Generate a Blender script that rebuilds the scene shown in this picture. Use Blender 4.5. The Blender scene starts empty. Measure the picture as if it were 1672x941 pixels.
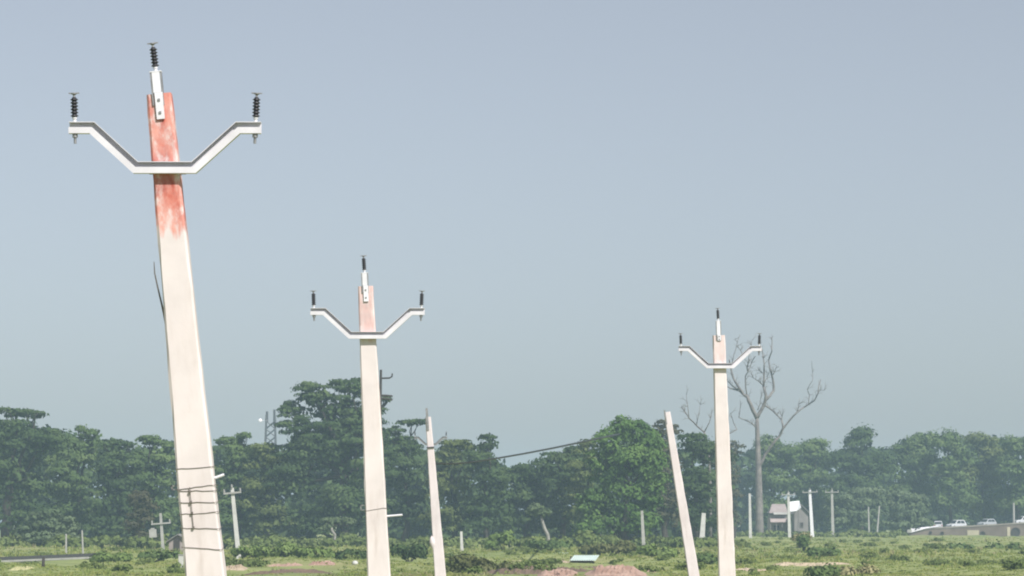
import bpy, bmesh, math, random
import numpy as np
from mathutils import Vector, Matrix

random.seed(7)
RNG = np.random.default_rng(11)
SC = bpy.context.scene
COL = SC.collection
PI = math.pi

# ------------------------------------------------------------------ camera
F, CX, CY, CAMH, HORIZON = 5000.0, 836.0, 470.5, 3.0, 845.0
PITCH = math.atan((HORIZON - CY) / F)
cam_d = bpy.data.cameras.new('camera')
cam = bpy.data.objects.new('camera', cam_d)
COL.objects.link(cam)
cam.location = (0, 0, CAMH)
cam.rotation_euler = (PI / 2 + PITCH, 0, 0)
cam_d.sensor_width = 36.0
cam_d.lens = 36.0 * F / 1672.0
cam_d.clip_start = 0.5
cam_d.clip_end = 6000
SC.camera = cam
CP, SP = math.cos(PITCH), math.sin(PITCH)


def at(px, py, Y):
    """world point at depth Y metres that stands where the photo shows pixel (px, py)"""
    dx, dv = (px - CX) / F, -(py - CY) / F
    dy, dz = CP - dv * SP, SP + dv * CP
    k = Y / dy
    return Vector((dx * k, Y, CAMH + dz * k))


def gx(px, Y):
    return at(px, HORIZON, Y).x


# ------------------------------------------------------------------ tags
def tag(o, label=None, cat=None, group=None, kind=None):
    if label: o['label'] = label
    if cat: o['category'] = cat
    if group: o['group'] = group
    if kind: o['kind'] = kind
    return o


def thing(name, label, cat, loc=(0, 0, 0), group=None, rot=(0, 0, 0)):
    o = bpy.data.objects.new(name, None)
    o.empty_display_size = 0.3
    COL.objects.link(o)
    o.location = loc
    o.rotation_euler = rot
    return tag(o, label, cat, group)


class MB:
    """collects shapes, links them as one mesh object"""
    def __init__(s):
        s.v, s.f, s.m = [], [], []

    def add(s, vs, fs, mi=0):
        b = len(s.v)
        s.v += [tuple(p) for p in vs]
        for f in fs:
            s.f.append(tuple(b + i for i in f)); s.m.append(mi)

    def box(s, c, size, rot=None, mi=0):
        hx, hy, hz = [k / 2 for k in size]
        P = [Vector((x, y, z)) for z in (-hz, hz) for y in (-hy, hy) for x in (-hx, hx)]
        if rot is not None: P = [rot @ p for p in P]
        c = Vector(c)
        s.add([p + c for p in P], [(0, 2, 3, 1), (4, 5, 7, 6), (0, 1, 5, 4), (2, 6, 7, 3), (0, 4, 6, 2), (1, 3, 7, 5)], mi)

    def prism(s, prof, y0, y1, mi=0):
        """profile in x,z pushed along y"""
        n = len(prof)
        s.add([(x, y0, z) for x, z in prof] + [(x, y1, z) for x, z in prof],
              [tuple(range(n)), tuple(range(2 * n - 1, n - 1, -1))] +
              [(i, n + i, n + (i + 1) % n, (i + 1) % n) for i in range(n)], mi)

    def tube(s, pts, radii, seg=8, mi=0, cap=True):
        pts = [Vector(p) for p in pts]
        if not isinstance(radii, (list, tuple)): radii = [radii] * len(pts)
        ref = Vector((0.13, 1, 0.07)).normalized()
        vs, fs = [], []
        for i, p in enumerate(pts):
            d = (pts[min(i + 1, len(pts) - 1)] - pts[max(i - 1, 0)]).normalized()
            a = d.cross(ref)
            if a.length < 1e-3: a = d.cross(Vector((1, 0, 0)))
            a.normalize(); b = d.cross(a)
            for k in range(seg):
                t = 2 * PI * k / seg
                vs.append(p + (a * math.cos(t) + b * math.sin(t)) * radii[i])
        for i in range(len(pts) - 1):
            for k in range(seg):
                k2 = (k + 1) % seg
                fs.append((i * seg + k, i * seg + k2, (i + 1) * seg + k2, (i + 1) * seg + k))
        if cap:
            fs.append(tuple(range(seg - 1, -1, -1)))
            fs.append(tuple((len(pts) - 1) * seg + k for k in range(seg)))
        s.add(vs, fs, mi)

    def lathe(s, prof, c=(0, 0, 0), seg=16, mi=0):
        c = Vector(c)
        vs = [c + Vector((r * math.cos(2 * PI * k / seg), r * math.sin(2 * PI * k / seg), z)) for r, z in prof for k in range(seg)]
        fs = [(i * seg + k, i * seg + (k + 1) % seg, (i + 1) * seg + (k + 1) % seg, (i + 1) * seg + k)
              for i in range(len(prof) - 1) for k in range(seg)]
        fs += [tuple(range(seg - 1, -1, -1)), tuple((len(prof) - 1) * seg + k for k in range(seg))]
        s.add(vs, fs, mi)

    def build(s, name, mats, parent=None, smooth=False, bevel=0):
        me = bpy.data.meshes.new(name)
        me.from_pydata(s.v, [], s.f)
        bm = bmesh.new(); bm.from_mesh(me)
        bmesh.ops.recalc_face_normals(bm, faces=bm.faces)
        bm.to_mesh(me); bm.free()
        for m in (mats if isinstance(mats, (list, tuple)) else [mats]): me.materials.append(m)
        for p, mi in zip(me.polygons, s.m):
            p.material_index = mi; p.use_smooth = smooth
        o = bpy.data.objects.new(name, me)
        COL.objects.link(o)
        if parent: o.parent = parent
        if bevel:
            b = o.modifiers.new('bevel', 'BEVEL'); b.width = bevel; b.segments = 2; b.limit_method = 'ANGLE'
        return o


# ------------------------------------------------------------------ materials
def new_mat(name):
    m = bpy.data.materials.new(name); m.use_nodes = True
    nt = m.node_tree
    return m, nt, nt.nodes['Principled BSDF']


def noise(nt, scale, coord='Object', detail=4, rough=0.55, stretch=None):
    tc = nt.nodes.new('ShaderNodeTexCoord')
    n = nt.nodes.new('ShaderNodeTexNoise')
    n.inputs['Scale'].default_value = scale
    n.inputs['Detail'].default_value = detail
    n.inputs['Roughness'].default_value = rough
    if stretch:
        mp = nt.nodes.new('ShaderNodeMapping'); mp.inputs['Scale'].default_value = stretch
        nt.links.new(tc.outputs[coord], mp.inputs[0]); nt.links.new(mp.outputs[0], n.inputs['Vector'])
    else:
        nt.links.new(tc.outputs[coord], n.inputs['Vector'])
    return n


def ramp(nt, src, stops):
    r = nt.nodes.new('ShaderNodeValToRGB')
    e = r.color_ramp.elements
    while len(e) < len(stops): e.new(0.5)
    for k, (p, c) in enumerate(stops):
        e[k].position = p; e[k].color = (c[0], c[1], c[2], 1)
    nt.links.new(src, r.inputs[0])
    return r


def mottled(name, c1, c2, scale=3.0, rough=0.8, metal=0.0, bump=0.0, coord='Object'):
    m, nt, b = new_mat(name)
    n = noise(nt, scale, coord)
    r = ramp(nt, n.outputs['Fac'], [(0.32, c1), (0.68, c2)])
    nt.links.new(r.outputs[0], b.inputs['Base Color'])
    b.inputs['Roughness'].default_value = rough
    b.inputs['Metallic'].default_value = metal
    if bump:
        bp = nt.nodes.new('ShaderNodeBump'); bp.inputs['Strength'].default_value = bump
        n2 = noise(nt, scale * 6, coord)
        nt.links.new(n2.outputs['Fac'], bp.inputs['Height']); nt.links.new(bp.outputs[0], b.inputs['Normal'])
    return m


def leaf_mat(name, ca, cb, cc, scale=0.35, trans=0.14):
    """foliage: three leaf greens in patches plus fine leaf-to-leaf variation, slightly translucent"""
    m = bpy.data.materials.new(name); m.use_nodes = True
    nt = m.node_tree; nt.nodes.clear()
    out = nt.nodes.new('ShaderNodeOutputMaterial')
    n1 = noise(nt, scale, 'Object', 3)
    n2 = noise(nt, scale * 9, 'Object', 2)
    mx = nt.nodes.new('ShaderNodeMath'); mx.operation = 'MULTIPLY_ADD'
    mx.inputs[1].default_value = 0.4
    sub = nt.nodes.new('ShaderNodeMath'); sub.operation = 'SUBTRACT'; sub.inputs[1].default_value = 0.2
    nt.links.new(n2.outputs['Fac'], mx.inputs[0]); nt.links.new(n1.outputs['Fac'], mx.inputs[2])
    nt.links.new(mx.outputs[0], sub.inputs[0])
    r = ramp(nt, sub.outputs[0], [(0.28, ca), (0.5, cb), (0.72, cc)])
    d = nt.nodes.new('ShaderNodeBsdfDiffuse'); t = nt.nodes.new('ShaderNodeBsdfTranslucent')
    mixs = nt.nodes.new('ShaderNodeMixShader'); mixs.inputs[0].default_value = trans
    nt.links.new(r.outputs[0], d.inputs[0]); nt.links.new(r.outputs[0], t.inputs[0])
    nt.links.new(d.outputs[0], mixs.inputs[1]); nt.links.new(t.outputs[0], mixs.inputs[2])
    nt.links.new(mixs.outputs[0], out.inputs[0])
    return m


def pole_mat(name, red_from, red_amt, H, base=(0.715, 0.652, 0.645)):
    """whitewashed concrete, the top painted red with drips at its lower edge; red_from = metres below the top"""
    m, nt, b = new_mat(name)
    n = noise(nt, 2.2, 'Object', 5)
    st = noise(nt, 6.0, 'Object', 5, 0.6, (1, 1, 0.16))
    fine = noise(nt, 34.0, 'Object', 3)
    c1 = ramp(nt, n.outputs['Fac'], [(0.3, [k * 0.86 for k in base]), (0.62, base)])
    c2 = ramp(nt, st.outputs['Fac'], [(0.28, (0.74, 0.71, 0.68)), (0.42, (0.95, 0.94, 0.93)), (0.52, (1, 1, 1))])
    mul = nt.nodes.new('ShaderNodeMixRGB'); mul.blend_type = 'MULTIPLY'; mul.inputs[0].default_value = 1
    nt.links.new(c1.outputs[0], mul.inputs[1]); nt.links.new(c2.outputs[0], mul.inputs[2])
    tc = nt.nodes.new('ShaderNodeTexCoord'); sx = nt.nodes.new('ShaderNodeSeparateXYZ')
    nt.links.new(tc.outputs['Object'], sx.inputs[0])
    drip = noise(nt, 13.0, 'Object', 2, 0.5, (1, 1, 0.22))
    a = nt.nodes.new('ShaderNodeMath'); a.operation = 'MULTIPLY_ADD'      # z + noise*0.45
    a.inputs[1].default_value = 0.95
    nt.links.new(drip.outputs['Fac'], a.inputs[0]); nt.links.new(sx.outputs['Z'], a.inputs[2])
    mr = nt.nodes.new('ShaderNodeMapRange')
    z0 = H - red_from + 0.47
    mr.inputs['From Min'].default_value = z0 - 0.06; mr.inputs['From Max'].default_value = z0 + 0.06
    nt.links.new(a.outputs[0], mr.inputs[0])
    wear = noise(nt, 7.0, 'Object', 6, 0.65, (1, 1, 0.5))
    wr = ramp(nt, wear.outputs['Fac'], [(0.40, (1, 1, 1)), (0.51, (0.80, 0.80, 0.80)), (0.56, (0.42, 0.42, 0.42)), (0.63, (0.10, 0.10, 0.10))])
    fm = nt.nodes.new('ShaderNodeMath'); fm.operation = 'MULTIPLY'
    nt.links.new(mr.outputs[0], fm.inputs[0]); nt.links.new(wr.outputs[0], fm.inputs[1])
    fm2 = nt.nodes.new('ShaderNodeMath'); fm2.operation = 'MULTIPLY'; fm2.inputs[1].default_value = red_amt
    nt.links.new(fm.outputs[0], fm2.inputs[0])
    redn = noise(nt, 6.0, 'Object', 4, 0.6, (1, 1, 0.5))
    red = ramp(nt, redn.outputs['Fac'], [(0.38, (0.36, 0.07, 0.05)), (0.5, (0.55, 0.16, 0.12)), (0.64, (0.68, 0.30, 0.24))])
    mix = nt.nodes.new('ShaderNodeMixRGB')
    nt.links.new(fm2.outputs[0], mix.inputs[0]); nt.links.new(mul.outputs[0], mix.inputs[1]); nt.links.new(red.outputs[0], mix.inputs[2])
    nt.links.new(mix.outputs[0], b.inputs['Base Color'])
    b.inputs['Roughness'].default_value = 0.85
    bp = nt.nodes.new('ShaderNodeBump'); bp.inputs['Strength'].default_value = 0.12; bp.inputs['Distance'].default_value = 0.006
    nt.links.new(fine.outputs['Fac'], bp.inputs['Height']); nt.links.new(bp.outputs[0], b.inputs['Normal'])
    return m


M = {}
M['white_steel'] = mottled('white_painted_steel', (0.66, 0.655, 0.70), (0.76, 0.76, 0.81), 5, 0.55)
M['arm_steel'] = mottled('arm_steel', (0.60, 0.585, 0.63), (0.72, 0.71, 0.76), 5, 0.5)
M['insulator'] = mottled('dark_polymer', (0.020, 0.020, 0.026), (0.032, 0.032, 0.04), 20, 0.4)
M['galv'] = mottled('galvanised_steel', (0.26, 0.26, 0.27), (0.38, 0.38, 0.39), 14, 0.5, 0.6)
M['dark_steel'] = mottled('dark_steel', (0.05, 0.05, 0.055), (0.09, 0.09, 0.09), 14, 0.6, 0.3)
M['wire'] = mottled('thin_wire', (0.10, 0.09, 0.08), (0.19, 0.17, 0.155), 20, 0.6, 0.2)
M['cable'] = mottled('black_cable', (0.016, 0.020, 0.020), (0.028, 0.032, 0.032), 8, 0.6)
M['concrete'] = mottled('weathered_concrete', (0.28, 0.28, 0.265), (0.38, 0.38, 0.36), 2, 0.85)
M['bright_concrete'] = mottled('whitewashed_concrete', (0.44, 0.44, 0.42), (0.56, 0.56, 0.54), 2, 0.85)
M['bark'] = mottled('bark', (0.03, 0.026, 0.022), (0.065, 0.055, 0.045), 4, 0.9, bump=0.3)
M['dead_wood'] = mottled('dead_wood', (0.10, 0.09, 0.085), (0.23, 0.21, 0.195), 1.2, 0.9, bump=0.3)
M['pale_bark'] = mottled('pale_bark', (0.20, 0.20, 0.17), (0.32, 0.31, 0.28), 2, 0.85)

M['leaf_dark'] = leaf_mat('leaf_dark', (0.034, 0.058, 0.024), (0.058, 0.093, 0.037), (0.100, 0.142, 0.056))
M['leaf_mid'] = leaf_mat('leaf_mid', (0.058, 0.095, 0.034), (0.095, 0.145, 0.052), (0.145, 0.195, 0.076))
M['leaf_bright'] = leaf_mat('leaf_bright', (0.048, 0.098, 0.026), (0.088, 0.158, 0.042), (0.145, 0.225, 0.066))
M['leaf_grey'] = leaf_mat('leaf_grey', (0.075, 0.110, 0.058), (0.11, 0.150, 0.080), (0.155, 0.195, 0.110))
M['leaf_brown'] = leaf_mat('leaf_brown', (0.055, 0.060, 0.036), (0.085, 0.085, 0.052), (0.120, 0.118, 0.072))
M['leaf_olive'] = leaf_mat('leaf_olive', (0.080, 0.090, 0.036), (0.115, 0.125, 0.052), (0.16, 0.165, 0.08))
M['leaf_hedge'] = leaf_mat('leaf_hedge', (0.095, 0.145, 0.042), (0.14, 0.20, 0.060), (0.19, 0.25, 0.09))
M['leaf_under'] = leaf_mat('leaf_under', (0.085, 0.12, 0.038), (0.13, 0.17, 0.054), (0.18, 0.215, 0.08), .12)
M['leaf_warm'] = leaf_mat('leaf_warm', (0.065, 0.088, 0.030), (0.105, 0.135, 0.046), (0.15, 0.180, 0.068))
M['leaf_straw'] = leaf_mat('leaf_straw', (0.20, 0.19, 0.095), (0.29, 0.27, 0.14), (0.38, 0.35, 0.20))

# ------------------------------------------------------------------ terrain
def hills(x, y):
    x = np.asarray(x, float); y = np.asarray(y, float)
    w = np.clip((y - 110) / 60, 0, 1)
    h = (0.16 * np.sin(x * 0.21 + 1.3) * np.sin(y * 0.083 + 0.4) + 0.10 * np.sin(x * 0.47 + y * 0.19) +
         0.07 * np.sin(x * 0.93 - y * 0.31 + 2.0) + 0.05 * np.sin(y * 0.55 + x * 0.12))
    return h * w


def gz(x, y):
    return float(hills(x, y))


def on_ground(px, Y, sink=0.0):
    x = gx(px, Y)
    return Vector((x, Y, gz(x, Y) - sink))


xs = np.unique(np.concatenate([np.linspace(-560, -120, 12), np.arange(-120, 121, 2.0), np.linspace(120, 560, 12)]))
ys = np.unique(np.concatenate([np.linspace(-60, 110, 10), np.arange(110, 520, 2.0), np.linspace(520, 1500, 14)]))
XX, YY = np.meshgrid(xs, ys)
ZZ = hills(XX, YY)
nx, ny = len(xs), len(ys)
verts = np.stack([XX.ravel(), YY.ravel(), ZZ.ravel()], 1)
ii = (np.arange(ny - 1)[:, None] * nx + np.arange(nx - 1)[None, :]).ravel()
faces = np.stack([ii, ii + 1, ii + 1 + nx, ii + nx], 1)


def np_mesh(name, verts, faces, mats, parent=None, smooth=False, mat_idx=None):
    me = bpy.data.meshes.new(name)
    n, k = faces.shape
    me.vertices.add(len(verts)); me.vertices.foreach_set('co', np.ascontiguousarray(verts, dtype=np.float32).ravel())
    me.loops.add(n * k); me.loops.foreach_set('vertex_index', np.ascontiguousarray(faces, dtype=np.int32).ravel())
    me.polygons.add(n)
    me.polygons.foreach_set('loop_start', np.arange(0, n * k, k, dtype=np.int32))
    me.polygons.foreach_set('loop_total', np.full(n, k, dtype=np.int32))
    if smooth: me.polygons.foreach_set('use_smooth', np.ones(n, dtype=bool))
    for m in (mats if isinstance(mats, (list, tuple)) else [mats]): me.materials.append(m)
    if mat_idx is not None: me.polygons.foreach_set('material_index', np.ascontiguousarray(mat_idx, dtype=np.int32))
    me.update(calc_edges=True); me.validate()
    o = bpy.data.objects.new(name, me); COL.objects.link(o)
    if parent: o.parent = parent
    return o


gm, nt, b = new_mat('field_soil_and_turf')
n1 = noise(nt, 0.035, 'Object', 5, 0.6)
n2 = noise(nt, 0.5, 'Object', 4, 0.6)
r1 = ramp(nt, n1.outputs['Fac'], [(0.35, (0.19, 0.235, 0.075)), (0.52, (0.235, 0.275, 0.09)), (0.68, (0.28, 0.275, 0.11))])
r2 = ramp(nt, n2.outputs['Fac'], [(0.3, (0.7, 0.7, 0.65)), (0.65, (1.1, 1.08, 1.05))])
mm = nt.nodes.new('ShaderNodeMixRGB'); mm.blend_type = 'MULTIPLY'; mm.inputs[0].default_value = 1
nt.links.new(r1.outputs[0], mm.inputs[1]); nt.links.new(r2.outputs[0], mm.inputs[2])
nt.links.new(mm.outputs[0], b.inputs['Base Color']); b.inputs['Roughness'].default_value = 0.95
ground = np_mesh('ground', verts, faces, gm, smooth=True)
tag(ground, kind='structure')

# ------------------------------------------------------------------ foliage engine
def unit(a):
    return a / np.maximum(np.linalg.norm(a, axis=1, keepdims=True), 1e-6)


def cards(P, N, S, asp=0.62):
    """one small leaf-spray quad per point, facing N"""
    n = len(P)
    t = unit(np.cross(N, RNG.normal(size=(n, 3))))
    bt = np.cross(unit(N), t)
    S = S[:, None]
    k = RNG.uniform(0.7, 1.2, (n, 4, 1))
    V = np.stack([P - t * S * k[:, 0], P - bt * S * asp * k[:, 1] + t * S * 0.15, P + t * S * k[:, 2], P + bt * S * asp * k[:, 3] - t * S * 0.1], 1)
    return V.reshape(-1, 3)


def quads(n):
    return np.arange(n * 4, dtype=np.int32).reshape(n, 4)


def lobe_points(c, rx, rz, card, dens=1.0, flat=0.5, clump=None, ry=None, full=False):
    """leaf positions/normals of one crown lobe: overlapping flattened leaf clumps over an ellipsoid"""
    ry = ry or rx * 0.85
    R0 = clump or min(max(0.36 * min(rx, rz * 1.4), 0.5), 2.3)
    area = 4 * PI * (((rx * ry) ** 1.6 + (rx * rz) ** 1.6 + (ry * rz) ** 1.6) / 3) ** (1 / 1.6)
    nc = max(6, int(0.62 * area / (PI * R0 * R0) * 1.15))
    d = unit(RNG.normal(size=(nc, 3)))
    low = d[:, 2] < (-0.95 if full else -0.55)
    d[low, 2] *= -1
    rad = RNG.uniform(0.55, 1.0, (nc, 1))
    C = np.array(c)[None] + d * rad * np.array([[rx - R0 * 0.6, ry - R0 * 0.6, max(rz - R0 * flat * 0.8, 0.2)]])
    R = R0 * RNG.choice([0.5, 0.7, 0.9, 1.15, 1.4], nc) * RNG.uniform(0.9, 1.1, nc)
    fl = flat * RNG.uniform(0.75, 1.4, nc)
    Ps, Ns, Ss = [], [], []
    for i in range(nc):
        n = max(8, int(dens * 1.15 * 2 * PI * R[i] ** 2 * (0.55 + 0.3 * flat) / (card * card * 1.25)))
        e = unit(RNG.normal(size=(n, 3)))
        flip = (e[:, 2] < -0.25); e[flip, 2] *= -1
        p = C[i] + e * np.where(RNG.uniform(0, 1, (n, 1)) < .13, RNG.uniform(1.0, 1.38, (n, 1)), RNG.uniform(0.68, 1.05, (n, 1))) * np.array([[R[i], R[i], R[i] * fl[i]]])
        nrm = unit(e * np.array([[1, 1, 1.2]]) + RNG.normal(size=(n, 3)) * 0.26)
        Ps.append(p); Ns.append(nrm); Ss.append(card * RNG.uniform(0.6, 1.25, n))
    # inner leaves that close the crown
    n = int(dens * 0.5 * area / (card * card * 8))
    e = unit(RNG.normal(size=(n, 3)))
    Ps.append(np.array(c)[None] + e * RNG.uniform(0.3, 0.72, (n, 1)) * np.array([[rx, ry, rz]]))
    Ns.append(unit(e + RNG.normal(size=(n, 3)) * 0.6)); Ss.append(np.full(n, card * 1.7))
    return np.concatenate(Ps), np.concatenate(Ns), np.concatenate(Ss)


def foliage(name, lobes, mat, parent, origin, card, dens=1.0, flat=0.5, clump=None, full=False):
    Ps, Ns, Ss = [], [], []
    for (c, rx, rz) in lobes:
        p, n, s = lobe_points(c, rx, rz, card, dens, flat, clump, full=full)
        Ps.append(p); Ns.append(n); Ss.append(s)
    P = np.concatenate(Ps); N = np.concatenate(Ns); S = np.concatenate(Ss)
    keep = P[:, 2] > hills(P[:, 0], P[:, 1]) + 0.05
    P, N, S = P[keep], N[keep], S[keep]
    V = cards(P, N, S) - np.array(origin)[None]
    return np_mesh(name, V, quads(len(P)), mat, parent)


def limb(mb, p, q, r0, r1, wob=0.3, seg=7, n=5):
    p, q = Vector(p), Vector(q)
    pts, rs = [], []
    for i in range(n + 1):
        t = i / n
        w = math.sin(t * PI) * wob
        pts.append(p.lerp(q, t) + Vector((random.uniform(-w, w), random.uniform(-w, w), 0)))
        rs.append(r0 + (r1 - r0) * t)
    mb.tube(pts, rs, seg)


def tree(name, label, base_px, Y, lobes_px, mat, flat=0.62, card=0.21, dens=1.0, group=None, bark=None, trunk_r=0.4, clump=None, cat='tree', sp=0.0):
    root = on_ground(base_px, Y)
    k = Y / F
    lobes = []
    for j, (px, py, rx, ry) in enumerate(lobes_px):
        dy = random.uniform(-0.25, 0.25) * rx * k + sp
        c = at(px, py, Y + dy)
        lobes.append((tuple(c), rx * k, ry * k))
    t = thing(name, label, cat, root, group)
    mb, lm = MB(), MB()
    tops = sorted(lobes, key=lambda l: -l[0][2])
    hub = Vector((root.x, root.y, root.z + (0.85 if bark else 0.45) * (tops[0][0][2] - root.z)))
    hub.x += (0.8 if bark else 0.25) * (tops[0][0][0] - root.x)
    zero = Vector((0, 0, 0))
    limb(mb, Vector((0, 0, -0.3)), hub - root, trunk_r, trunk_r * 0.6, 0.25, 9, 6)
    for c, rx, rz in lobes:
        cc = Vector(c) - root
        if cc.z > (hub - root).z * 0.8:
            limb(lm, hub - root, cc, trunk_r * 0.4, trunk_r * 0.12, 0.5)
            for _ in range(3):
                e = cc + Vector((random.uniform(-.7, .7) * rx, random.uniform(-.6, .6) * rx, random.uniform(0, .7) * rz))
                limb(lm, cc * 0.8 + (hub - root) * 0.2, e, trunk_r * 0.16, trunk_r * 0.05, 0.2, 5, 3)
        else:
            limb(lm, Vector((0, 0, 0.4)), cc, trunk_r * 0.35, trunk_r * 0.1, 0.3, 6, 4)
    mb.build('trunk', bark or M['bark'], t, smooth=True)
    lm.build('limbs', M['bark'], t, smooth=True)
    foliage('crown', lobes, mat, t, root, card, dens, flat, clump)
    return t


LW = 'trees along the left and middle of the treeline'
RW = 'hazy trees of the far right treeline'
D = 335
tree('broadleaf_tree', 'dark layered tree cut by the left edge of the photo', 12, D,
     [(5, 718, 62, 45), (58, 678, 24, 9), (25, 675, 32, 11), (72, 728, 46, 32), (20, 790, 75, 60), (30, 850, 60, 38)], M['leaf_dark'], 0.36, group=LW, trunk_r=0.7)
tree('broadleaf_tree', 'paler green tree second from the left edge with a thin uneven top', 128, D + 12,
     [(138, 745, 40, 36), (150, 711, 22, 11), (132, 703, 9, 6), (105, 790, 46, 55), (120, 845, 50, 40)], M['leaf_mid'], 0.42, group=LW)
tree('broadleaf_tree', 'dark rounded tree just left of the gap with sky showing through its top', 190, D + 4,
     [(190, 768, 52, 36), (180, 728, 26, 12), (210, 727, 22, 6), (178, 820, 58, 50), (175, 862, 50, 30)], M['leaf_dark'], 0.4, group=LW)
tree('broadleaf_tree', 'flat topped tree directly left of the biggest leaning pole', 250, D + 8,
     [(245, 720, 26, 9), (262, 742, 40, 26), (222, 752, 24, 14), (252, 792, 46, 48), (260, 846, 45, 40)], M['leaf_mid'], 0.36, group=LW)
tree('broadleaf_tree', 'dark tree half hidden behind the biggest leaning pole', 322, D + 10,
     [(318, 750, 38, 34), (330, 808, 44, 50), (325, 855, 40, 32)], M['leaf_warm'], 0.42, group=LW)
tree('broadleaf_tree', 'lumpy tree just right of the biggest leaning pole with a tilted flat tuft on top', 388, D + 3,
     [(392, 748, 42, 26), (378, 722, 30, 10), (398, 713, 18, 5), (384, 800, 52, 52), (380, 852, 52, 36)], M['leaf_mid'], 0.42, group=LW)
tree('broadleaf_tree', 'lower tree in front of the mast, left of the tallest crown', 436, D + 1,
     [(432, 755, 38, 32), (440, 732, 24, 10), (436, 815, 46, 50), (440, 858, 46, 30)], M['leaf_warm'], 0.42, group=LW)
tree('broadleaf_tree', 'tallest dark tree of the treeline with wide stacked layers of foliage behind the middle pole', 560, D,
     [(572, 634, 38, 20), (515, 648, 38, 24), (478, 672, 26, 18), (538, 668, 62, 32), (600, 672, 32, 40), (490, 700, 40, 22), (560, 712, 84, 36), (500, 742, 62, 32), (585, 765, 76, 48), (480, 790, 56, 42), (560, 830, 86, 55), (632, 654, 11, 5), (500, 858, 60, 34)],
     M['leaf_dark'], 0.34, group=LW, trunk_r=0.8)
tree('broadleaf_tree', 'flat topped layered tree between the middle pole and the thin bare pole', 662, D + 8,
     [(672, 691, 30, 7), (645, 705, 22, 13), (662, 732, 44, 20), (655, 776, 48, 38), (660, 836, 50, 48)], M['leaf_dark'], 0.3, group=LW)
tree('broadleaf_tree', 'rounded tree just right of the thin bare pole', 742, D + 5,
     [(748, 732, 32, 18), (730, 752, 34, 26), (742, 798, 50, 48), (745, 850, 50, 36)], M['leaf_warm'], 0.42, group=LW)
tree('broadleaf_tree', 'tree with a blunt knob on top, at the left end of the sagging cable', 795, D + 2,
     [(797, 726, 21, 20), (786, 756, 36, 28), (800, 802, 44, 44), (792, 850, 46, 36)], M['leaf_dark'], 0.42, group=LW)
tree('broadleaf_tree', 'dark low tree under the left half of the sagging cable', 858, D + 14,
     [(845, 778, 34, 24), (880, 772, 34, 24), (862, 815, 52, 42), (860, 856, 50, 28)], M['leaf_dark'], 0.45, group=LW)
tree('broadleaf_tree', 'dark rounded tree under the right half of the sagging cable', 915, D + 10,
     [(912, 760, 34, 26), (935, 748, 26, 22), (920, 806, 46, 44), (925, 852, 44, 34)], M['leaf_dark'], 0.42, group=LW)
tree('broadleaf_tree', 'mid green tree tucked against the left side of the bright green tree', 962, D + 4,
     [(962, 734, 24, 20), (955, 775, 36, 34), (950, 830, 40, 44)], M['leaf_warm'], 0.45, group=LW)
tree('broadleaf_tree', 'bright green bushy tree standing left of the slanting pole, leafy down to the ground', 1022, 305,
     [(1018, 702, 32, 26), (1036, 712, 36, 30), (998, 728, 32, 28), (1058, 738, 34, 32), (985, 758, 34, 28), (1030, 758, 50, 40), (1066, 775, 30, 36), (1000, 795, 48, 40), (1050, 815, 40, 42), (965, 826, 34, 34), (1000, 848, 52, 40), (1045, 862, 38, 28), (960, 866, 30, 20)],
     M['leaf_bright'], 0.7, group=LW, card=0.19, trunk_r=0.5)
tree('broadleaf_tree', 'tree with a brownish lower half directly behind the slanting pole', 1085, D - 2,
     [(1080, 710, 24, 24), (1098, 705, 18, 14), (1085, 765, 34, 40), (1088, 832, 42, 48)], M['leaf_brown'], 0.42, group=LW)
tree('broadleaf_tree', 'dull dark tree between the slanting pole and the right pole', 1138, D + 6,
     [(1132, 722, 30, 22), (1150, 745, 30, 32), (1138, 796, 42, 46), (1145, 850, 42, 32)], M['leaf_dark'], 0.42, group=LW)
tree('broadleaf_tree', 'sparse grey brown tree behind the leafless tree, right of the right pole', 1196, 420,
     [(1196, 735, 20, 20), (1182, 775, 30, 36), (1192, 815, 22, 34), (1182, 850, 32, 26)], M['leaf_brown'], 0.45, group=LW, dens=0.7)
R5 = 500
tree('broadleaf_tree', 'hazy tree just right of the leafless tree, above the small houses', 1262, R5,
     [(1258, 736, 34, 20), (1285, 745, 30, 20), (1268, 785, 48, 44), (1270, 842, 48, 34)], M['leaf_mid'], 0.6, card=0.28, group=RW, clump=1.35)
tree('broadleaf_tree', 'hazy tree with one small tuft standing up from its top, right of the leafless tree', 1325, R5 + 10,
     [(1325, 748, 40, 22), (1336, 727, 14, 7), (1326, 735, 14, 8), (1318, 790, 46, 40), (1330, 838, 46, 38)], M['leaf_mid'], 0.6, card=0.28, group=RW, clump=1.35)
tree('broadleaf_tree', 'hazy dark tree with a pointed top, tallest left of the middle of the right treeline', 1405, R5,
     [(1412, 711, 22, 10), (1402, 728, 34, 20), (1378, 756, 40, 22), (1425, 765, 36, 28), (1395, 800, 56, 40)], M['leaf_dark'], 0.7, card=0.28, group=RW, clump=1.35)
tree('broadleaf_tree', 'hazy paler tree with a broad round top, right of the pointed dark tree', 1500, R5 + 8,
     [(1508, 722, 34, 20), (1480, 740, 28, 24), (1500, 770, 46, 34), (1490, 820, 50, 42)], M['leaf_mid'], 0.7, card=0.28, group=RW, clump=1.35)
tree('broadleaf_tree', 'hazy light green knobby tree above the gap between the second and third cars', 1552, R5 + 2,
     [(1548, 728, 26, 22), (1568, 748, 28, 24), (1545, 775, 38, 28), (1560, 815, 42, 36)], M['leaf_mid'], 0.8, card=0.28, group=RW, clump=1.35)
tree('broadleaf_tree', 'hazy flat topped tree above the third car on the bridge road', 1606, R5 + 12,
     [(1600, 724, 28, 14), (1612, 745, 38, 24), (1605, 788, 44, 40), (1610, 832, 44, 30)], M['leaf_warm'], 0.62, card=0.28, group=RW, clump=1.35)
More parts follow.
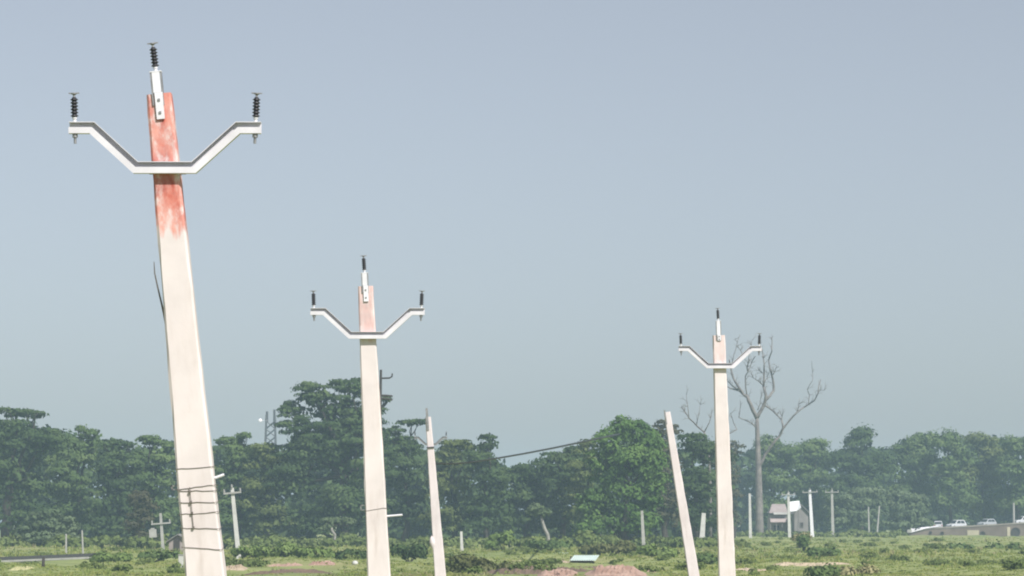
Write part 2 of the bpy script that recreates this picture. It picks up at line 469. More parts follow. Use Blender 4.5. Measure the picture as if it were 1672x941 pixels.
tree('broadleaf_tree', 'hazy tree cut by the right edge of the photo', 1662, R5 + 6,
     [(1655, 730, 32, 19), (1680, 735, 30, 22), (1658, 775, 40, 34), (1665, 820, 48, 38)], M['leaf_mid'], 0.68, card=0.28, group=RW, clump=1.35)
tree('small_tree', 'low greyish green tree behind the thin poles right of the houses', 1400, 470,
     [(1378, 826, 42, 26), (1412, 820, 38, 28), (1400, 850, 56, 26)], M['leaf_grey'], 0.5, card=0.25, group='low trees in front of the right treeline', trunk_r=0.25)
tree('small_tree', 'low round greyish green tree just left of the bridge wall', 1480, 472,
     [(1470, 822, 38, 28), (1496, 828, 24, 26), (1478, 852, 44, 24)], M['leaf_grey'], 0.5, card=0.25, group='low trees in front of the right treeline', trunk_r=0.25)
tree('small_tree', 'low lighter green tree at the foot of the left treeline above the guard rail', 78, 300,
     [(70, 852, 34, 22), (98, 862, 34, 22), (45, 872, 30, 18), (85, 880, 52, 14)], M['leaf_grey'], 0.5, card=0.2, group='low trees in front of the left treeline', trunk_r=0.2)
tree('small_tree', 'dry brownish upright tree left of the faint pole with a crossarm', 228, 295,
     [(222, 822, 16, 22), (238, 830, 18, 32), (222, 858, 26, 28), (235, 880, 26, 14)], M['leaf_brown'], 0.6, card=0.17, group='low trees in front of the left treeline', trunk_r=0.2)
tree('small_tree', 'small crooked tree with a pale bare stem and a small tuft of leaves', 899, 290,
     [(872, 838, 18, 9), (889, 841, 14, 8), (880, 833, 16, 8)], M['leaf_grey'], 0.5, card=0.17, bark=M['pale_bark'], trunk_r=0.22)
tree('small_tree', 'small umbrella shaped tree on a straight pale stem, just left of the middle pole', 549, 300,
     [(540, 852, 24, 7), (566, 853, 22, 6), (532, 863, 14, 7)], M['leaf_grey'], 0.4, card=0.16, bark=M['pale_bark'], trunk_r=0.2)

# far wood behind the treeline: one mass
sky_pts = [(-260, 700), (-120, 690), (0, 695), (110, 722), (170, 735), (230, 742), (300, 748), (350, 735), (420, 748), (470, 740), (540, 690), (620, 715), (680, 740), (740, 742),
           (800, 770), (860, 778), (920, 765), (980, 740), (1060, 725), (1140, 735), (1200, 745)]
Ps, Ns, Ss = [], [], []
for x in range(-240, 1180, 34):
    ty = np.interp(x, [p[0] for p in sky_pts], [p[1] for p in sky_pts])
    Y = 385 + random.uniform(-12, 25)
    for (dy, r, h) in ((14, 30, 28), (60, 40, 44), (115, 40, 50), (128, 44, 44), (150, 40, 34)):
        c = at(x + random.uniform(-10, 10), ty + dy, Y + (38 if dy in (128, 112) and h > 36 else 0))
        p, n, s = lobe_points(tuple(c), r * Y / F, h * Y / F, 0.5, 0.9, 0.5, 1.8)
        Ps.append(p); Ns.append(n); Ss.append(s)
sky_pts = [(1150, 740), (1200, 745), (1260, 742), (1320, 745), (1370, 745), (1410, 735), (1450, 735), (1500, 722), (1560, 722), (1620, 722), (1680, 722), (1950, 715)]
for x in range(1165, 1960, 32):
    ty = np.interp(x, [p[0] for p in sky_pts], [p[1] for p in sky_pts])
    Y = 560 + random.uniform(-15, 40)
    for (dy, r, h) in ((14, 28, 24), (55, 36, 38), (100, 38, 42), (112, 42, 40), (128, 38, 30)):
        c = at(x + random.uniform(-10, 10), ty + dy, Y + (38 if dy in (128, 112) and h > 36 else 0))
        p, n, s = lobe_points(tuple(c), r * Y / F, h * Y / F, 0.6, 0.9, 0.5, 2.2)
        Ps.append(p); Ns.append(n); Ss.append(s)
P = np.concatenate(Ps); N = np.concatenate(Ns); S = np.concatenate(Ss)
keep = P[:, 2] > 0.1
P, N, S = P[keep], N[keep], S[keep]
wood = np_mesh('far_woodland', cards(P, N, S), quads(len(P)), M['leaf_dark'])
tag(wood, 'far dark woodland filling the gaps behind the front treeline', 'woodland', kind='stuff')

# ------------------------------------------------------------------ leafless trees
def dead_tree(label, base, Y, paths, mat):
    root = on_ground(base, Y)
    t = thing('dead_tree', label, 'tree', root)
    k = Y / F
    trunk, br = MB(), MB()
    for j, (r0, r1, pts) in enumerate(paths):
        P3 = []
        off = 0.0
        for i, (x, y) in enumerate(pts):
            p = at(x, y, Y) - root
            p.y += 0 if j == 0 else random.uniform(-.5, .5) * min(i, 3)
            P3.append(p)
        # smooth
        Q = [P3[0]]
        for a, c in zip(P3, P3[1:]):
            Q.append(a.lerp(c, 0.5) + Vector((random.uniform(-.04, .04), 0, random.uniform(-.04, .04))))
            Q.append(c)
        n = len(Q)
        if j > 0:
            for _ in range(9 if r0 > 1 else 5):
                q = random.choice(Q[1:])
                ang = random.gauss(PI / 2, .7); ln = random.uniform(5, 15) * k
                e1 = q + Vector((math.cos(ang) * ln * .5, random.uniform(-.3, .3), math.sin(ang) * ln * .5))
                e2 = e1 + Vector((math.cos(ang + .35) * ln * .6, random.uniform(-.3, .3), math.sin(ang + .35) * ln * .6))
                br.tube([q, e1, e2], [.42 * k, .3 * k, .15 * k], 4)
                br.tube([e1, e1 + Vector((math.cos(ang - .6) * ln * .4, .1, math.sin(ang - .6) * ln * .4))], [.26 * k, .13 * k], 4)
        rs = [(r0 + (r1 - r0) * i / (n - 1)) * k for i in range(n)]
        (trunk if j == 0 else br).tube(Q, rs, 8 if j == 0 else 6)
    trunk.build('trunk', mat, t, smooth=True)
    br.build('branches', mat, t, smooth=True)
    return t


dead_tree('tall leafless grey tree with a forked crown standing right of the right pole', 1240, 465, [
    (7.6, 2.9, [(1240, 880), (1240, 855), (1239, 800), (1238, 750), (1237, 715), (1236, 683)]),
    (3.4, 1.0, [(1236, 683), (1228, 668), (1222, 655), (1220, 648), (1214, 644), (1204, 630), (1197, 617), (1194, 600), (1190, 588)]),
    (1.8, 0.6, [(1218, 647), (1207, 638), (1192, 634), (1180, 628)]),
    (1.4, 0.5, [(1206, 637), (1196, 630), (1188, 622)]),
    (1.2, 0.5, [(1220, 648), (1217, 630), (1217, 614), (1221, 606), (1228, 592), (1233, 582)]),
    (1.1, 0.4, [(1221, 606), (1219, 600), (1221, 594)]),
    (3.0, 2.0, [(1236, 683), (1243, 670), (1249, 657), (1250, 645), (1247, 630)]),
    (1.7, 0.5, [(1247, 630), (1248, 610), (1247, 595), (1246, 575), (1242, 562)]),
    (1.3, 0.5, [(1247, 630), (1238, 622), (1230, 617)]),
    (0.9, 0.4, [(1248, 625), (1253, 617), (1255, 610)]),
    (0.9, 0.4, [(1248, 612), (1241, 606), (1238, 601)]),
    (2.3, 0.5, [(1250, 654), (1258, 646), (1264, 638), (1264, 626), (1261, 612), (1257, 603), (1256, 588), (1259, 575), (1261, 560), (1260, 550)]),
    (0.9, 0.3, [(1262, 612), (1266, 604), (1268, 598)]),
    (1.4, 1.0, [(1250, 663), (1260, 669), (1268, 677), (1276, 685)]),
    (2.6, 1.4, [(1239, 765), (1250, 742), (1262, 724), (1273, 712), (1278, 698), (1276, 684)]),
    (0.8, 0.3, [(1276, 685), (1278, 676)]),
    (1.5, 0.7, [(1276, 704), (1290, 686), (1302, 673), (1317, 663), (1330, 654), (1335, 643), (1337, 628), (1340, 620)]),
    (0.8, 0.3, [(1302, 673), (1304, 660), (1306, 650)]),
    (0.8, 0.3, [(1320, 661), (1322, 645), (1318, 636), (1326, 622), (1328, 608), (1324, 590)]),
    (0.8, 0.3, [(1335, 641), (1341, 637), (1345, 638)]),
    (1.1, 0.5, [(1236, 700), (1228, 692), (1218, 686), (1206, 682), (1208, 668), (1210, 655)]),
    (0.9, 0.4, [(1237, 670), (1241, 660), (1243, 645)]),
    (0.8, 0.35, [(1194, 600), (1198, 580), (1203, 565), (1206, 552)]),
    (0.7, 0.3, [(1203, 565), (1209, 573), (1213, 583)]),
    (0.7, 0.3, [(1221, 600), (1225, 570), (1228, 556)]),
], M['dead_wood'])
dead_tree('small leafless tree with thin twigs sticking up left of the right pole', 1160, 360, [
    (3, 1.4, [(1160, 890), (1160, 800), (1157, 730), (1150, 706)]),
    (1.3, 0.7, [(1150, 706), (1138, 696), (1125, 684), (1117, 672), (1114, 664)]),
    (0.8, 0.3, [(1125, 684), (1123, 665), (1121, 645)]),
    (0.7, 0.3, [(1137, 695), (1140, 680), (1144, 660)]),
    (1.0, 0.4, [(1150, 706), (1158, 690), (1161, 676)]),
    (1.0, 0.4, [(1157, 725), (1185, 712), (1203, 702), (1199, 690), (1192, 676)]),
], M['dead_wood'])

# ------------------------------------------------------------------ the three V-arm poles
def shaft_mesh(H, w0, w1, d0, d1, rough=0.004):
    """tapered square pole with chamfered, slightly uneven arrises"""
    mb = MB(); n = 40
    vs, fs = [], []
    for i in range(n + 1):
        t = i / n; z = -0.4 + (H + 0.4) * t
        w = (w0 + (w1 - w0) * t) / 2; d = (d0 + (d1 - d0) * t) / 2; c = 0.016
        for (x, y) in ((-w + c, -d), (w - c, -d), (w, -d + c), (w, d - c), (w - c, d), (-w + c, d), (-w, d - c), (-w, -d + c)):
            vs.append((x + random.uniform(-rough, rough), y + random.uniform(-rough, rough) * .5, z))
    for i in range(n):
        for k in range(8):
            fs.append((i * 8 + k, i * 8 + (k + 1) % 8, (i + 1) * 8 + (k + 1) % 8, (i + 1) * 8 + k))
    fs += [tuple(range(7, -1, -1)), tuple(n * 8 + k for k in range(8))]
    mb.add(vs, fs)
    return mb


def insulator(parent, loc, rot, h=0.152, r=0.031):
    """pin insulator: dark shedded body with its clamp, stud and nut as sub-parts"""
    mb = MB(); prof = [(r * .62, 0)]
    ns = 6
    for k in range(ns):
        z = h * (k + 0.15) / ns
        prof += [(r * .62, z), (r, z + h * .035), (r * .96, z + h * .06), (r * .62, z + h * .10)]
    prof += [(r * .6, h), (r * .3, h + .006)]
    mb.lathe(prof, seg=16)
    o = mb.build('insulator', M['insulator'], parent, smooth=False)
    o.location = loc; o.rotation_euler = rot
    c = MB()
    c.lathe([(r * .30, h + .004), (r * .30, h + .022), (r * .75, h + .030), (r * .75, h + .036), (r * .2, h + .040)], seg=12)
    c.box((0, 0, h + .036), (.082, .018, .008))
    c.build('clamp', M['galv'], o)
    s = MB()
    s.lathe([(.013, -.035), (.013, 0)], seg=10); s.lathe([(r * .6, -.012), (r * .6, 0)], seg=12)
    s.build('stud', M['white_steel'], o)
    u = MB()
    u.lathe([(.011, -.205), (.011, -.158), (.021, -.158), (.021, -.130)], seg=8)
    u.build('nut', M['galv'], o)
    return o


def v_pole(label, Y, top_px, bot_px, w_top, w_bot, arm_px, red_from, red_amt, name='electric_pole', half=0.745, arm_mat=None, arm_tilt=0.0, bracket=(.205, .168)):
    """arm_px = pixel where the arm's middle crosses the pole axis"""
    top = at(top_px[0], top_px[1], Y); low = at(bot_px[0], bot_px[1], Y)
    ax = (top - low).normalized()
    base = low + ax * ((0.0 - low.z) / ax.z)
    base.z = 0.0
    H = (top - base).length
    lean = math.atan2(top.x - base.x, top.z - base.z)
    t = thing(name, label, 'electric pole', base, 'V-arm electric poles')
    t.rotation_euler = (0, lean, 0)
    wb = w_top + (w_bot - w_top) * (H / (top - low).length)
    sh = shaft_mesh(H, wb, w_top, wb * .62, w_top * .75).build('pole_shaft', pole_mat('pole_paint', red_from, red_amt, H), t)
    fy = -w_top * .75 / 2 - 0.012          # front face near the top
    armz = H - (at(arm_px[0], arm_px[1], Y) - top).length
    fa = -(w_top * .75 + (wb * .62 - w_top * .75) * (H - armz) / H) / 2 - 0.006
    # cross arm: L-section, web facing out, top flange overhanging
    line = [(-half, .31), (-half + .18, .31), (-.225, 0), (.225, 0), (half - .18, .31), (half, .31)]
    hh, fl, th = .092, .062, .006
    A = MB()
    nrm = []
    for i in range(6):
        a = Vector(line[max(i - 1, 0)] + (0,)); c = Vector(line[min(i + 1, 5)] + (0,))
        d0 = (Vector(line[i] + (0,)) - a); d1 = (c - Vector(line[i] + (0,)))
        d0 = d0.normalized() if d0.length > 0 else d1.normalized(); d1 = d1.normalized() if d1.length > 0 else d0
        m = (Vector((-d0.y, d0.x, 0)) + Vector((-d1.y, d1.x, 0))).normalized()
        k = 1 / max(m.dot(Vector((-d0.y, d0.x, 0))), .3)
        nrm.append((m.x * k, m.y * k))
    def sect(i, u, y):      # u up across the arm, y depth
        return (line[i][0] + nrm[i][0] * u, y, line[i][1] + nrm[i][1] * u)
    prof = [(-hh / 2, 0), (-hh / 2, -fl), (.002, -fl), (.002, -fl + .005), (-hh / 2 + .005, -fl + .005), (-hh / 2 + .005, -th), (hh / 2 - .005, -th), (hh / 2 - .005, -fl + .014), (hh / 2, -fl + .014), (hh / 2, 0)]
    vs, fs = [], []
    for i in range(6):
        for (u, y) in prof: vs.append(sect(i, u, y))
    n = len(prof)
    for i in range(5):
        for k in range(n): fs.append((i * n + k, i * n + (k + 1) % n, (i + 1) * n + (k + 1) % n, (i + 1) * n + k))
    fs += [tuple(range(n)), tuple(5 * n + k for k in range(n - 1, -1, -1))]
    A.add(vs, fs)
    arm = A.build('cross_arm', arm_mat or M['arm_steel'], t)
    arm.location = (0, fa, armz); arm.rotation_euler = (0, -lean + arm_tilt, 0)
    back = MB()
    back.box((0, -fa * 2 + .012, 0), (w_top * 1.5, .02, .06))
    for s in (-1, 1): back.tube([(s * w_top * .68, -.03, 0), (s * w_top * .68, -fa * 2 + .03, 0)], .009, 6)
    bk = back.build('back_clamp', M['galv'], t); bk.location = (0, fa, armz); bk.rotation_euler = (0, -lean, 0)
    R = Matrix.Rotation(-lean + arm_tilt, 4, 'Y')
    for s in (-1, 1):
        p = Vector((0, fa - .031, armz)) + (R @ Vector((s * (half - .042), 0, .31 + hh / 2 + .036)))
        insulator(t, p, (0, -lean + arm_tilt + s * .035, 0))
    # pole-top bracket: channel, wide above and narrower below
    B = MB()
    z0, z1, zm = H - bracket[0], H + bracket[1], H + .008
    B.box((-.004, fy, (zm + z1) / 2), (.060, .012, z1 - zm))
    B.box((.004, fy - .004, (z0 + zm) / 2), (.062, .010, zm - z0 - .004))
    B.box((-.004, fy + .03, z1 + .004), (.092, .075, .008))
    for sd_ in (-1, 1):
        q = MB(); q.box((-.004 + sd_ * .039, fy + .028, (zm - .1 + z1) / 2), (.012, .06, z1 - zm + .1)); q.build('side_plate', M['galv'], t)
    B.build('pole_top_bracket', M['white_steel'], t)
    for zz in (zm - (zm - z0) * .28, zm - (zm - z0) * .75):
        bt = MB(); bt.box((.004, fy - .013, zz), (.018, .010, .018)); bt.build('bolt', M['galv'], t)
    insulator(t, (-.004, fy + .03, z1 + .044), (0, -.02, 0))
    return t, H, wb, lean, base


def pole_local(t, px, py, Y, lean, base):
    p = at(px, py, Y) - base
    return Matrix.Rotation(-lean, 3, 'Y') @ p


def wire_band(mb, xl, xr, yf, yb, zl, zr, r=.0024):
    """one turn of wire round a square pole"""
    zm = (zl + zr) / 2
    n = 7; pts = []
    for i in range(n):
        u = i / (n - 1)
        pts.append((xl + (xr - xl) * u, yf, zl + (zr - zl) * u + random.uniform(-.004, .004)))
    pts += [(xr + .004, yf + .01, zr), (xr + .004, yb, zm), (xl - .004, yb, zm), (xl - .004, yf + .01, zl), (xl, yf, zl)]
    mb.tube(pts, r, 5)


# biggest pole
P1Y = 23.7
t1, H1, wb1, lean1, base1 = v_pole('biggest nearest leaning pole with a red painted top and wires tied round its lower part', P1Y, (260, 155), (336, 941), .19, .310, (271.5, 276.5), 1.10, 1.0)
def width_at(z, H, wb, wt=.19): return wb + (wt - wb) * z / H
tie = MB()
for (yl, yr) in ((766, 762), (800, 792), (801, 802), (820, 821), (840, 837), (862, 865), (893, 899)):
    zl = pole_local(t1, 300, yl, P1Y, lean1, base1).z; zr = pole_local(t1, 350, yr, P1Y, lean1, base1).z
    w = width_at(zl, H1, wb1); xl, xr = -w / 2, w / 2; yf = -w * .34 - .004
    wire_band(tie, xl, xr, -w * .62 / 2 - .008, w * .62 / 2 + .006, zl, zr)
tie.build('wire_tie', M['wire'], t1)
hang = MB()
zs = [pole_local(t1, 312, y, P1Y, lean1, base1) for y in (796, 803, 820, 838, 862)]
hang.tube([(zs[0].x, -wb1 * .62 / 2 + .014, p.z) for p in zs], .003, 5)
for p in zs[1:]: hang.box((zs[0].x, -wb1 * .62 / 2 + .010, p.z), (.016, .012, .016))
hang.build('vertical_wire', M['wire'], t1)
pr = pole_local(t1, 347, 782, P1Y, lean1, base1)
rod = MB(); rod.tube([(pr.x - .05, -.02, pr.z), (pr.x + .03, -.03, pr.z + .005), (pr.x + .095, -.03, pr.z + .022)], .011, 8)
rod.build('stub_rod', M['white_steel'], t1)
pl = pole_local(t1, 291, 796, P1Y, lean1, base1)
cl = MB()
for dz in (-.014, .014): cl.box((pl.x - .012, -.03, pl.z + dz), (.075, .03, .010))
cl.box((pl.x - .045, -.03, pl.z), (.010, .03, .038))
cl.build('side_clamp', M['galv'], t1)
cab = MB()
cab.tube([pole_local(t1, x, y, P1Y, lean1, base1) + Vector((0, -.02, 0)) for x, y in ((252, 428), (253, 446), (258, 470), (264, 495), (268, 512), (271, 528), (273, 545))], [.003, .005, .006, .007, .009, .009, .004], 6)
cab.build('loose_cable', M['wire'], t1)

# middle pole
P2Y = 40.0
t2, H2, wb2, lean2, base2 = v_pole('middle upright white pole with V shaped arm in front of the tallest tree', P2Y, (597, 468), (619, 941), .195, .304, (600, 548.5), .62, .42)
tie = MB()
z = pole_local(t2, 600, 833, P2Y, lean2, base2).z; w = width_at(z, H2, wb2)
wire_band(tie, -w / 2, w / 2, -w * .31 - .008, w * .31 + .006, z - .015, z + .015, .0035)
tie.build('wire_tie', M['wire'], t2)
pr = pole_local(t2, 636, 843, P2Y, lean2, base2)
rod = MB(); rod.tube([(pr.x - .05, -.02, pr.z), (pr.x + .17, -.03, pr.z + .008)], .013, 8)
rod.build('stub_rod', M['white_steel'], t2)
pl = pole_local(t2, 597, 829, P2Y, lean2, base2)
cl = MB()
for dz in (-.03, .03): cl.box((pl.x - .02, -.03, pl.z + dz), (.09, .04, .012))
cl.box((pl.x - .06, -.03, pl.z), (.012, .04, .072))
cl.build('side_clamp', M['galv'], t2)

# right pole
P3Y = 55.0
t3, H3, wb3, lean3, base3 = v_pole('upright white V-arm pole standing right beside the leafless tree', P3Y, (1173.5, 548), (1187, 941), .215, .305, (1175, 598), .52, .2, bracket=(.10, .255))
# far V-arm pole lined up behind the thin bare pole
v_pole('small far V-arm pole hidden behind the thin bare pole, one arm end showing', 139.0, (701.5, 703), (716, 900), .16, .24, (702.5, 726), .5, .2, arm_mat=M['galv'])

# ------------------------------------------------------------------ bare poles
def plain_pole(label, Y, top_px, bot_px, w_top, w_bot, mat, name='bare_pole', cat='pole', group=None, ground=None, top_cap=0):
    top = at(top_px[0], top_px[1], Y); low = at(bot_px[0], bot_px[1], Y)
    ax = (top - low).normalized()
    base = low + ax * ((0.0 - low.z) / ax.z)
    base.z = gz(base.x, Y)
    H = (top - base).length
    lean = math.atan2(top.x - base.x, top.z - base.z)
    t = thing(name, label, cat, base, group); t.rotation_euler = (0, lean, 0)
    wb = w_top + (w_bot - w_top) * (H / (top - low).length)
    shaft_mesh(H, wb, w_top, wb * .7, w_top * .8, .003 if Y < 100 else .0).build('pole_shaft', mat, t)
    return t, H, wb, lean, base


LT = pole_mat('bare_pole_paint', .05, .0, 5.5, (0.68, 0.618, 0.63))
tA, HA, wA, lA, bA = plain_pole('thin bare pole leaning slightly, standing between the middle pole and the sagging cable', 70, (699, 681), (719, 941), .125, .27, LT)
mb = MB(); mb.box((-.02, 0, HA - .05), (.05, .16, .5)); mb.build('top_strap', M['galv'], tA)
mb = MB()
mb.box((0, 0, HA - .70), (.17, .17, .03)); mb.build('band', M['dark_steel'], tA)
mb = MB(); pz = pole_local(tA, 704, 886, 70, lA, bA)
mb.lathe([(.0, -.16), (.05, -.11), (.07, 0), (.05, .10), (.0, .16)], c=(pz.x + .03, -.05, pz.z), seg=10)
mb.build('lump', LT, tA, smooth=True)
tB, HB, wB, lB, bB = plain_pole('strongly slanting bare pole in front of the dark trees, left of the right pole', 75, (1089, 673), (1133, 941), .15, .28, LT)
mb = MB(); mb.box((-.055, -.02, HB - .12), (.03, .12, .34)); mb.build('top_strap', M['galv'], tB)

# sagging cable from the thin bare pole back into the bright green tree
pts_px = [(704, 757), (740, 757.5), (770, 755), (800, 750.5), (850, 742), (900, 732.5), (950, 722), (985, 714.5), (1012, 709)]
xs_ = np.linspace(704, 1012, 26)
pth = []
for i, x in enumerate(xs_):
    y = np.interp(x, [p[0] for p in pts_px], [p[1] for p in pts_px])
    Y = 1 / np.interp(x, [704, 1012], [1 / 70.2, 1 / 303.0])
    pth.append(at(x, y, Y))
mb = MB(); mb.tube(pth, [0.018 + 0.08 * (p.y - 70) / 233 for p in pth], 7)
tag(mb.build('overhead_cable', M['cable'], smooth=True), 'thick dark cable sagging against the sky into the bright green tree', 'cable')

# pole hidden behind the middle pole, its bracket and arm ends showing
root = on_ground(617, 150)
t = thing('electric_pole', 'far pole hidden behind the middle pole with a dark hooked bracket showing right of it', 'electric pole', root)
k = 150 / F
top = at(622, 604, 150) - root
mb = MB(); mb.tube([(0, 0, -.2), (top.x, 0, top.z)], [.12, .06], 8); mb.build('pole_shaft', M['dark_steel'], t)
mb = MB()
q = [at(x, y, 150) - root for x, y in ((620, 618), (636, 617.5), (640, 615), (640.5, 610))]
mb.tube(q, [.045, .04, .04, .035], 6); mb.build('hooked_bracket', M['dark_steel'], t)
mb = MB()
for (y0, y1) in ((646, 647), (651, 653)):
    q = [at(x, y, 150) - root for x, y in ((620, y0), (632, y0 + .3), (641, y1))]
    mb.tube(q, [.055, .055, .04], 6)
mb.build('cross_arm', M['dark_steel'], t)

# ------------------------------------------------------------------ small far poles
def far_pole(label, Y, top_px, bot_px, w, mat, arm=None, group='small far poles', name='electric_pole', arm_dy=0, transformer=False, cat='electric pole'):
    top = at(top_px[0], top_px[1], Y); low = at(bot_px[0], bot_px[1], Y)
    bx = low.x + (low.x - top.x) * (low.z / max(top.z - low.z, .1)) if low.z > 0.3 else low.x
    base = Vector((bx, Y, gz(bx, Y)))
    H = (top - base).length; lean = math.atan2(top.x - base.x, top.z - base.z)
    t = thing(name, label, cat, base, group); t.rotation_euler = (0, lean, 0)
    shaft_mesh(H, w, w * .7, w * .8, w * .6, 0).build('pole_shaft', mat, t)
    if arm:
        mb = MB(); mb.box((0, -w * .55, H - .35 - arm_dy), (arm, .10, .12))
        mb.build('cross_arm', M['concrete'], t)
        for s in (-.9, 0, .9) if arm_dy == 0 else (-.9, .9):
            mb = MB(); mb.lathe([(.05, 0), (.075, .06), (.05, .12), (.075, .18), (.03, .24)], c=(s * arm / 2, -w * .55, (H - .29 - arm_dy) if s else H), seg=8)
            mb.build('insulator', M['concrete'], t)
    return t


far_pole('white pole with a short crossarm close to the right of the biggest leaning pole', 215, (379, 797), (388, 893), .34, M['bright_concrete'], 1.25)
tp = far_pole('faint pale pole with crossarm and a hanging box, left of the biggest leaning pole', 265, (262, 838), (266, 890), .30, M['concrete'], 1.7, arm_dy=.55)
mb = MB(); mb.box((-.75, -.2, 1.95), (.6, .45, .7)); mb.box((-.75, -.2, 2.35), (.3, .3, .14))
mb.build('transformer_box', M['concrete'], tp)
far_pole('thin pale pole without arms in front of the bright green tree', 270, (1048, 834), (1051, 893), .34, M['concrete'])
far_pole('short white post under the trees between the slanting pole and the right pole', 330, (1149, 838), (1147, 868), .62, M['bright_concrete'], name='white_post', cat='post')
far_pole('white post standing just left of the leafless tree trunk', 440, (1224, 806), (1225, 862), .45, M['bright_concrete'], name='white_post', cat='post')
far_pole('white pole with crossarm standing in front of the houses', 440, (1287, 804), (1289, 873), .46, M['bright_concrete'], 2.0)
far_pole('brightest of the small poles, with crossarm, just right of the grey house', 440, (1322, 800), (1326, 872), .52, M['white_steel'], 2.2)
far_pole('pale pole with crossarm against the low greyish tree, right of the brightest small pole', 445, (1358, 800), (1360, 872), .46, M['concrete'], 2.0)
far_pole('dim thin post in front of the low greyish trees, left one of the close pair', 455, (1418, 828), (1419, 872), .26, M['concrete'], name='thin_post', cat='post')
far_pole('dim slightly tilted thin post, right one of the close pair before the greyish trees', 455, (1436, 826), (1432, 872), .26, M['concrete'], name='thin_post', cat='post')
far_pole('short white post left of the guard rail bushes, shorter and left of a thinner one', 245, (108, 872), (108, 892), .17, M['concrete'], name='white_post', cat='post')
far_pole('thin short white post by the right end of the guard rail', 245, (134, 866), (135, 891), .16, M['concrete'], name='white_post', cat='post')
far_pole('short white post under the trees just right of the thin bare pole', 270, (753, 868), (754, 890), .30, M['bright_concrete'], name='white_post', cat='post')

# far mast with a white dish
root = on_ground(441, 620)
t = thing('radio_mast', 'thin grey lattice mast with a white dish rising behind the trees', 'mast', root)
k = 620 / F
mb = MB()
ht = (at(441, 678, 620) - root).z
def cor(z, s, u): 
    h = (1.6 - 0.75 * z / ht)
    return Vector((s * h, u * h, z))
for s in (-1, 1):
    for u in (-1, 1):
        mb.tube([cor(0, s, u), cor(ht, s, u)], .15, 5)
zz = 0
while zz < ht - 1.5:
    for (a1, b1) in (((-1, -1), (1, -1)), ((1, -1), (1, 1)), ((1, 1), (-1, 1)), ((-1, 1), (-1, -1))):
        mb.tube([cor(zz, *a1), cor(zz + 1.6, *b1)], .08, 4); mb.tube([cor(zz, *b1), cor(zz + 1.6, *a1)], .08, 4)
    zz += 1.6
mb.build('lattice', M['dark_steel'], t)
for (px, y0, y1) in ((436, 672, 690), (448, 669, 690)):
    mb = MB(); mb.tube([at(px, y1, 620) - root, at(px, y0, 620) - root], .24, 6); mb.build('antenna', M['dark_steel'], t)
mb = MB(); dp = at(425.5, 687, 620) - root + Vector((0, -1.0, 0))
R_ = Matrix.Rotation(PI / 2, 3, 'X')
mb2 = MB(); mb2.lathe([(.05, -.2), (.26, -.14), (.40, .0), (.38, .04), (.0, .05)], seg=16)
mb.add([(R_ @ Vector(v)) + dp for v in mb2.v], mb2.f)
mb.tube([dp + Vector((0, .3, 0)), dp + Vector((1.4, .6, 0))], .06, 5)
mb.build('dish', M['white_steel'], t, smooth=True)

# ------------------------------------------------------------------ bridge road on the right with cars
BR = 492.0
M['bridge_wall'] = mottled('brown_masonry', (0.115, 0.09, 0.072), (0.18, 0.148, 0.12), .5, 0.9, coord='Object')
M['bridge_cap'] = mottled('parapet_cap', (0.21, 0.19, 0.165), (0.28, 0.255, 0.225), .6, 0.9)
M['buff'] = mottled('buff_plaster', (0.34, 0.31, 0.225), (0.44, 0.40, 0.30), .5, 0.9)
M['dark_void'] = mottled('dark_opening', (0.035, 0.03, 0.028), (0.055, 0.05, 0.045), 1, 0.95)
M['asphalt'] = mottled('asphalt', (0.045, 0.045, 0.046), (0.06, 0.06, 0.06), 1, 0.9)
x0, x1 = gx(1478, BR), gx(1800, BR)
root = Vector((x0, BR, 0))
bt = thing('road_bridge', 'long low brown masonry bridge wall carrying the road with cars', 'bridge', root)
L = x1 - x0
def topz(u):  # u metres along from the left end
    px = 1478 + (u / L) * (1800 - 1478)
    y = np.interp(px, [1478, 1530, 1600, 1672, 1800], [866.5, 861, 857.5, 853, 848])
    return at(px, y, BR).z
us = np.linspace(0, L, 40)
wall, cap, deck = MB(), MB(), MB()
for a_, b_ in zip(us, us[1:]):
    za, zb = topz(a_), topz(b_)
    wall.add([(a_, 0, -.6), (b_, 0, -.6), (b_, 0, zb - .22), (a_, 0, za - .22), (a_, .35, -.6), (b_, .35, -.6), (b_, .35, zb - .22), (a_, .35, za - .22)],
             [(0, 1, 2, 3), (5, 4, 7, 6), (3, 2, 6, 7)])
    cap.add([(a_, -.10, za - .22), (b_, -.10, zb - .22), (b_, -.10, zb), (a_, -.10, za), (a_, .42, za - .22), (b_, .42, zb - .22), (b_, .42, zb), (a_, .42, za)],
            [(0, 1, 2, 3), (5, 4, 7, 6), (3, 2, 6, 7), (1, 0, 4, 5)])
    deck.add([(a_, .36, za - .45), (b_, .36, zb - .45), (b_, 8, zb - .45), (a_, 8, za - .45), (a_, 8, -.6), (b_, 8, -.6)], [(0, 1, 2, 3), (3, 2, 5, 4)])
wall.build('wall', M['bridge_wall'], bt); cap.build('parapet_cap', M['bridge_cap'], bt); deck.build('road_deck', M['asphalt'], bt)
def ux(px): return gx(px, BR) - x0
def bz(y): return at(1500, y, BR).z
for (pa, pb, ya, yb) in ((1579, 1598, 866, 876), (1644, 1649, 861, 878)):
    panel = MB(); panel.box(((ux(pa) + ux(pb)) / 2, -.06, (bz(ya) + bz(yb)) / 2), (ux(pb) - ux(pa), .10, bz(ya) - bz(yb)))
    panel.build('buff_panel', M['buff'], bt)
